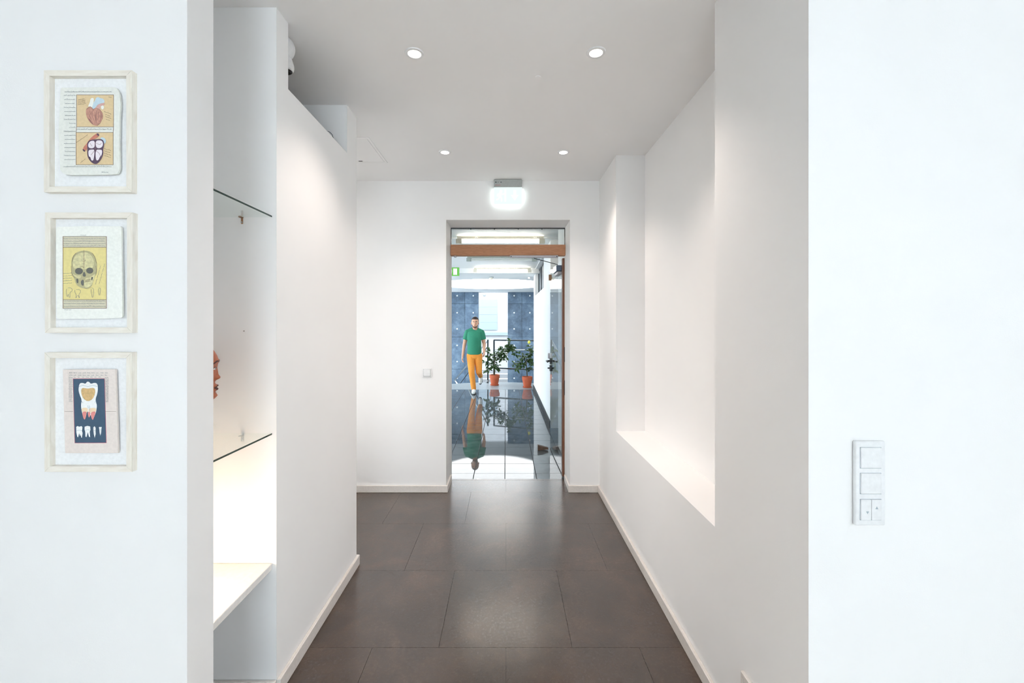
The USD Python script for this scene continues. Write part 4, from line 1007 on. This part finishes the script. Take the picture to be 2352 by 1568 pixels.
body = head_parts() + [bone(J['neck'] - [0, 0, 0.06], 0.062, HC_ + [0, 0.012, -0.06], 0.053)] + torso(-0.014, 0.9)
for s in 'RL':
    body += limb([(J['sh' + s], 0.052), (J['el' + s], 0.038), (J['wr' + s], 0.026)]) + limb([(J['hp' + s], 0.078), (J['kn' + s], 0.052), (J['an' + s], 0.036)])
    toe = J['anR'] + [0, -0.12, -0.05] if s == 'R' else J['anL'] + [0.0, 0.03, -0.12]
    body += [bone(J['an' + s], 0.034, toe, 0.025)]
b0 = soften(union(*body), 0.018, 6)
hands = union(*(hand(J['wrR'], J['elR'], -1) + [bone(J['elR'] + (J['wrR'] - J['elR']) * 0.75, 0.0275, J['wrR'], 0.0245)]), )
h1 = soften(hands, 0.006, 4)
h2 = soften(union(*(hand(J['wrL'], J['elL'], 1) + [bone(J['elL'] + (J['wrL'] - J['elL']) * 0.75, 0.0275, J['wrL'], 0.0245)])), 0.006, 4)


def to_man(t):
    return m3.Manifold(m3.Mesh(np.array(t.vertices, np.float32), np.array(t.faces, np.uint32)))


try:
    whole = union(to_man(b0), to_man(h1), to_man(h2))
    assert whole.num_tri() > 1000
except Exception:
    whole = join(b0, h1, h2)
part(pe, 'body', whole, 'skin', smooth=60)
shirt = torso(0.016, 0.83)
for s, sg in (('R', -1), ('L', 1)):
    shirt += limb([(J['sh' + s] + [-sg * 0.004, 0, 0.0], 0.062), (J['sh' + s] + (J['el' + s] - J['sh' + s]) * 0.3, 0.064), (J['sh' + s] + (J['el' + s] - J['sh' + s]) * 0.56, 0.064)])
shirt += [bone((0.0, 0.0, 1.36), 0.075, (0.008, 0.0, 1.405), 0.062)] + [bone((sg * 0.165, 0, 1.335), 0.05, (sg * 0.03, 0.0, 1.395), 0.052) for sg in (-1, 1)]
sm = union(*shirt) - bone((0.01, -0.01, 1.385), 0.056, (0.012, -0.03, 1.50), 0.075) - box(-1, 1, -1, 1, 0, 0.845)
for s in 'RL':
    u = J['el' + s] - J['sh' + s]; Lc = np.linalg.norm(u); u = u / Lc
    c = J['sh' + s] + u * Lc * 0.60
    q = m3.Manifold.cylinder(0.3, 0.09, 0.09, 20)
    R = trimesh.geometry.align_vectors([0, 0, 1], u); R[:3, 3] = c
    sm = sm - q.transform(R[:3, :])
part(pe, 'polo_shirt', soften(sm, 0.02, 4), 'polo', smooth=50)
part(pe, 'collar', soften(bone((0.01, -0.0, 1.385), 0.072, (0.012, -0.004, 1.41), 0.066) - bone((0.01, -0.01, 1.33), 0.062, (0.012, -0.02, 1.50), 0.062) - m3.Manifold.batch_hull([ball((0.012, -0.08, 1.36), 0.006), ball((-0.02, -0.09, 1.46), 0.006), ball((0.045, -0.09, 1.46), 0.006), ball((0.012, -0.0, 1.46), 0.006)]), 0.015, 2), 'polo', smooth=50)
pants = [m3.Manifold.batch_hull([m3.Manifold.sphere(1, 24).scale([0.148, 0.108, 0.03]).translate([-0.004, 0, 0.885]), m3.Manifold.sphere(1, 24).scale([0.158, 0.115, 0.07]).translate([-0.002, 0.01, 0.79])])]
for s in 'RL':
    k, a = J['kn' + s], J['an' + s]
    pants += limb([(J['hp' + s] - [0, 0, 0.05], 0.094), (J['hp' + s] + (k - J['hp' + s]) * 0.5, 0.083), (k, 0.067), (k + (a - k) * 0.5, 0.06), (a + (k - a) * 0.06, 0.052)])
part(pe, 'trousers', soften(union(*pants), 0.022, 5), 'trousers', smooth=50)
for s, rot in (('R', 0.0), ('L', 1.05)):
    a = J['an' + s]
    sh = m3.Manifold.batch_hull([ball((0, 0.045, 0.0), 0.042), ball((0, 0.05, -0.04), 0.04), ball((0.0, -0.13, -0.045), 0.038), ball((0, -0.09, -0.03), 0.043)]) ^ box(-1, 1, -1, 1, -0.072, 0.06)
    so_ = m3.Manifold.batch_hull([m3.Manifold.cylinder(0.016, 0.046, 0.046, 20).translate([0, 0.05, -0.085]), m3.Manifold.cylinder(0.016, 0.046, 0.046, 20).translate([0, -0.10, -0.085]), m3.Manifold.cylinder(0.016, 0.03, 0.03, 20).translate([0, -0.14, -0.085])])
    rr = lambda m: m.rotate([math.degrees(rot), 0, 0]).translate(list(a))
    shp = part(pe, 'shoe', soften(rr(sh), 0.015, 3), 'shoe', smooth=50)
    part(shp, 'sole', rr(so_), 'shoe_sole')
e = lambda c, rx, ry, rz: m3.Manifold.sphere(1, 28).scale([rx, ry, rz]).translate(list(HC_ + np.array(c)))
hair = e((0, 0.018, 0.04), 0.083, 0.104, 0.1) - box(-1, 1, -1, HC_[1] - 0.0, 0, HC_[2] + 0.075).rotate([0, 0, 0]) - box(-1, 1, -1, 1, 0, HC_[2] - 0.015) - e((0, -0.115, 0.02), 0.07, 0.05, 0.085)
part(pe, 'hair', soften(hair, 0.014, 3), 'hair', smooth=60)
bd_ = (m3.Manifold.batch_hull([e((0, -0.047, -0.088), 0.043, 0.045, 0.03), e((0, -0.02, -0.06), 0.064, 0.05, 0.03)]) - e((0, -0.11, -0.052), 0.022, 0.04, 0.011)) - box(-1, 1, -1, 1, HC_[2] - 0.035, 3)
part(pe, 'beard', soften(bd_, 0.012, 2), 'beard', smooth=60)
for s in (-1, 1):
    ey = part(pe, 'eye', e((s * 0.029, -0.086, 0.012), 0.012, 0.008, 0.007), 'eye_white', smooth=60)
    part(ey, 'iris', e((s * 0.029, -0.092, 0.012), 0.005, 0.004, 0.005), 'eye_dark', smooth=60)
    part(pe, 'eyebrow', bone(HC_ + [s * 0.015, -0.094, 0.032], 0.004, HC_ + [s * 0.045, -0.08, 0.032], 0.004, 8), 'hair', smooth=60)
part(pe, 'mouth', e((0, -0.088, -0.056), 0.02, 0.008, 0.006), 'lips', smooth=60)
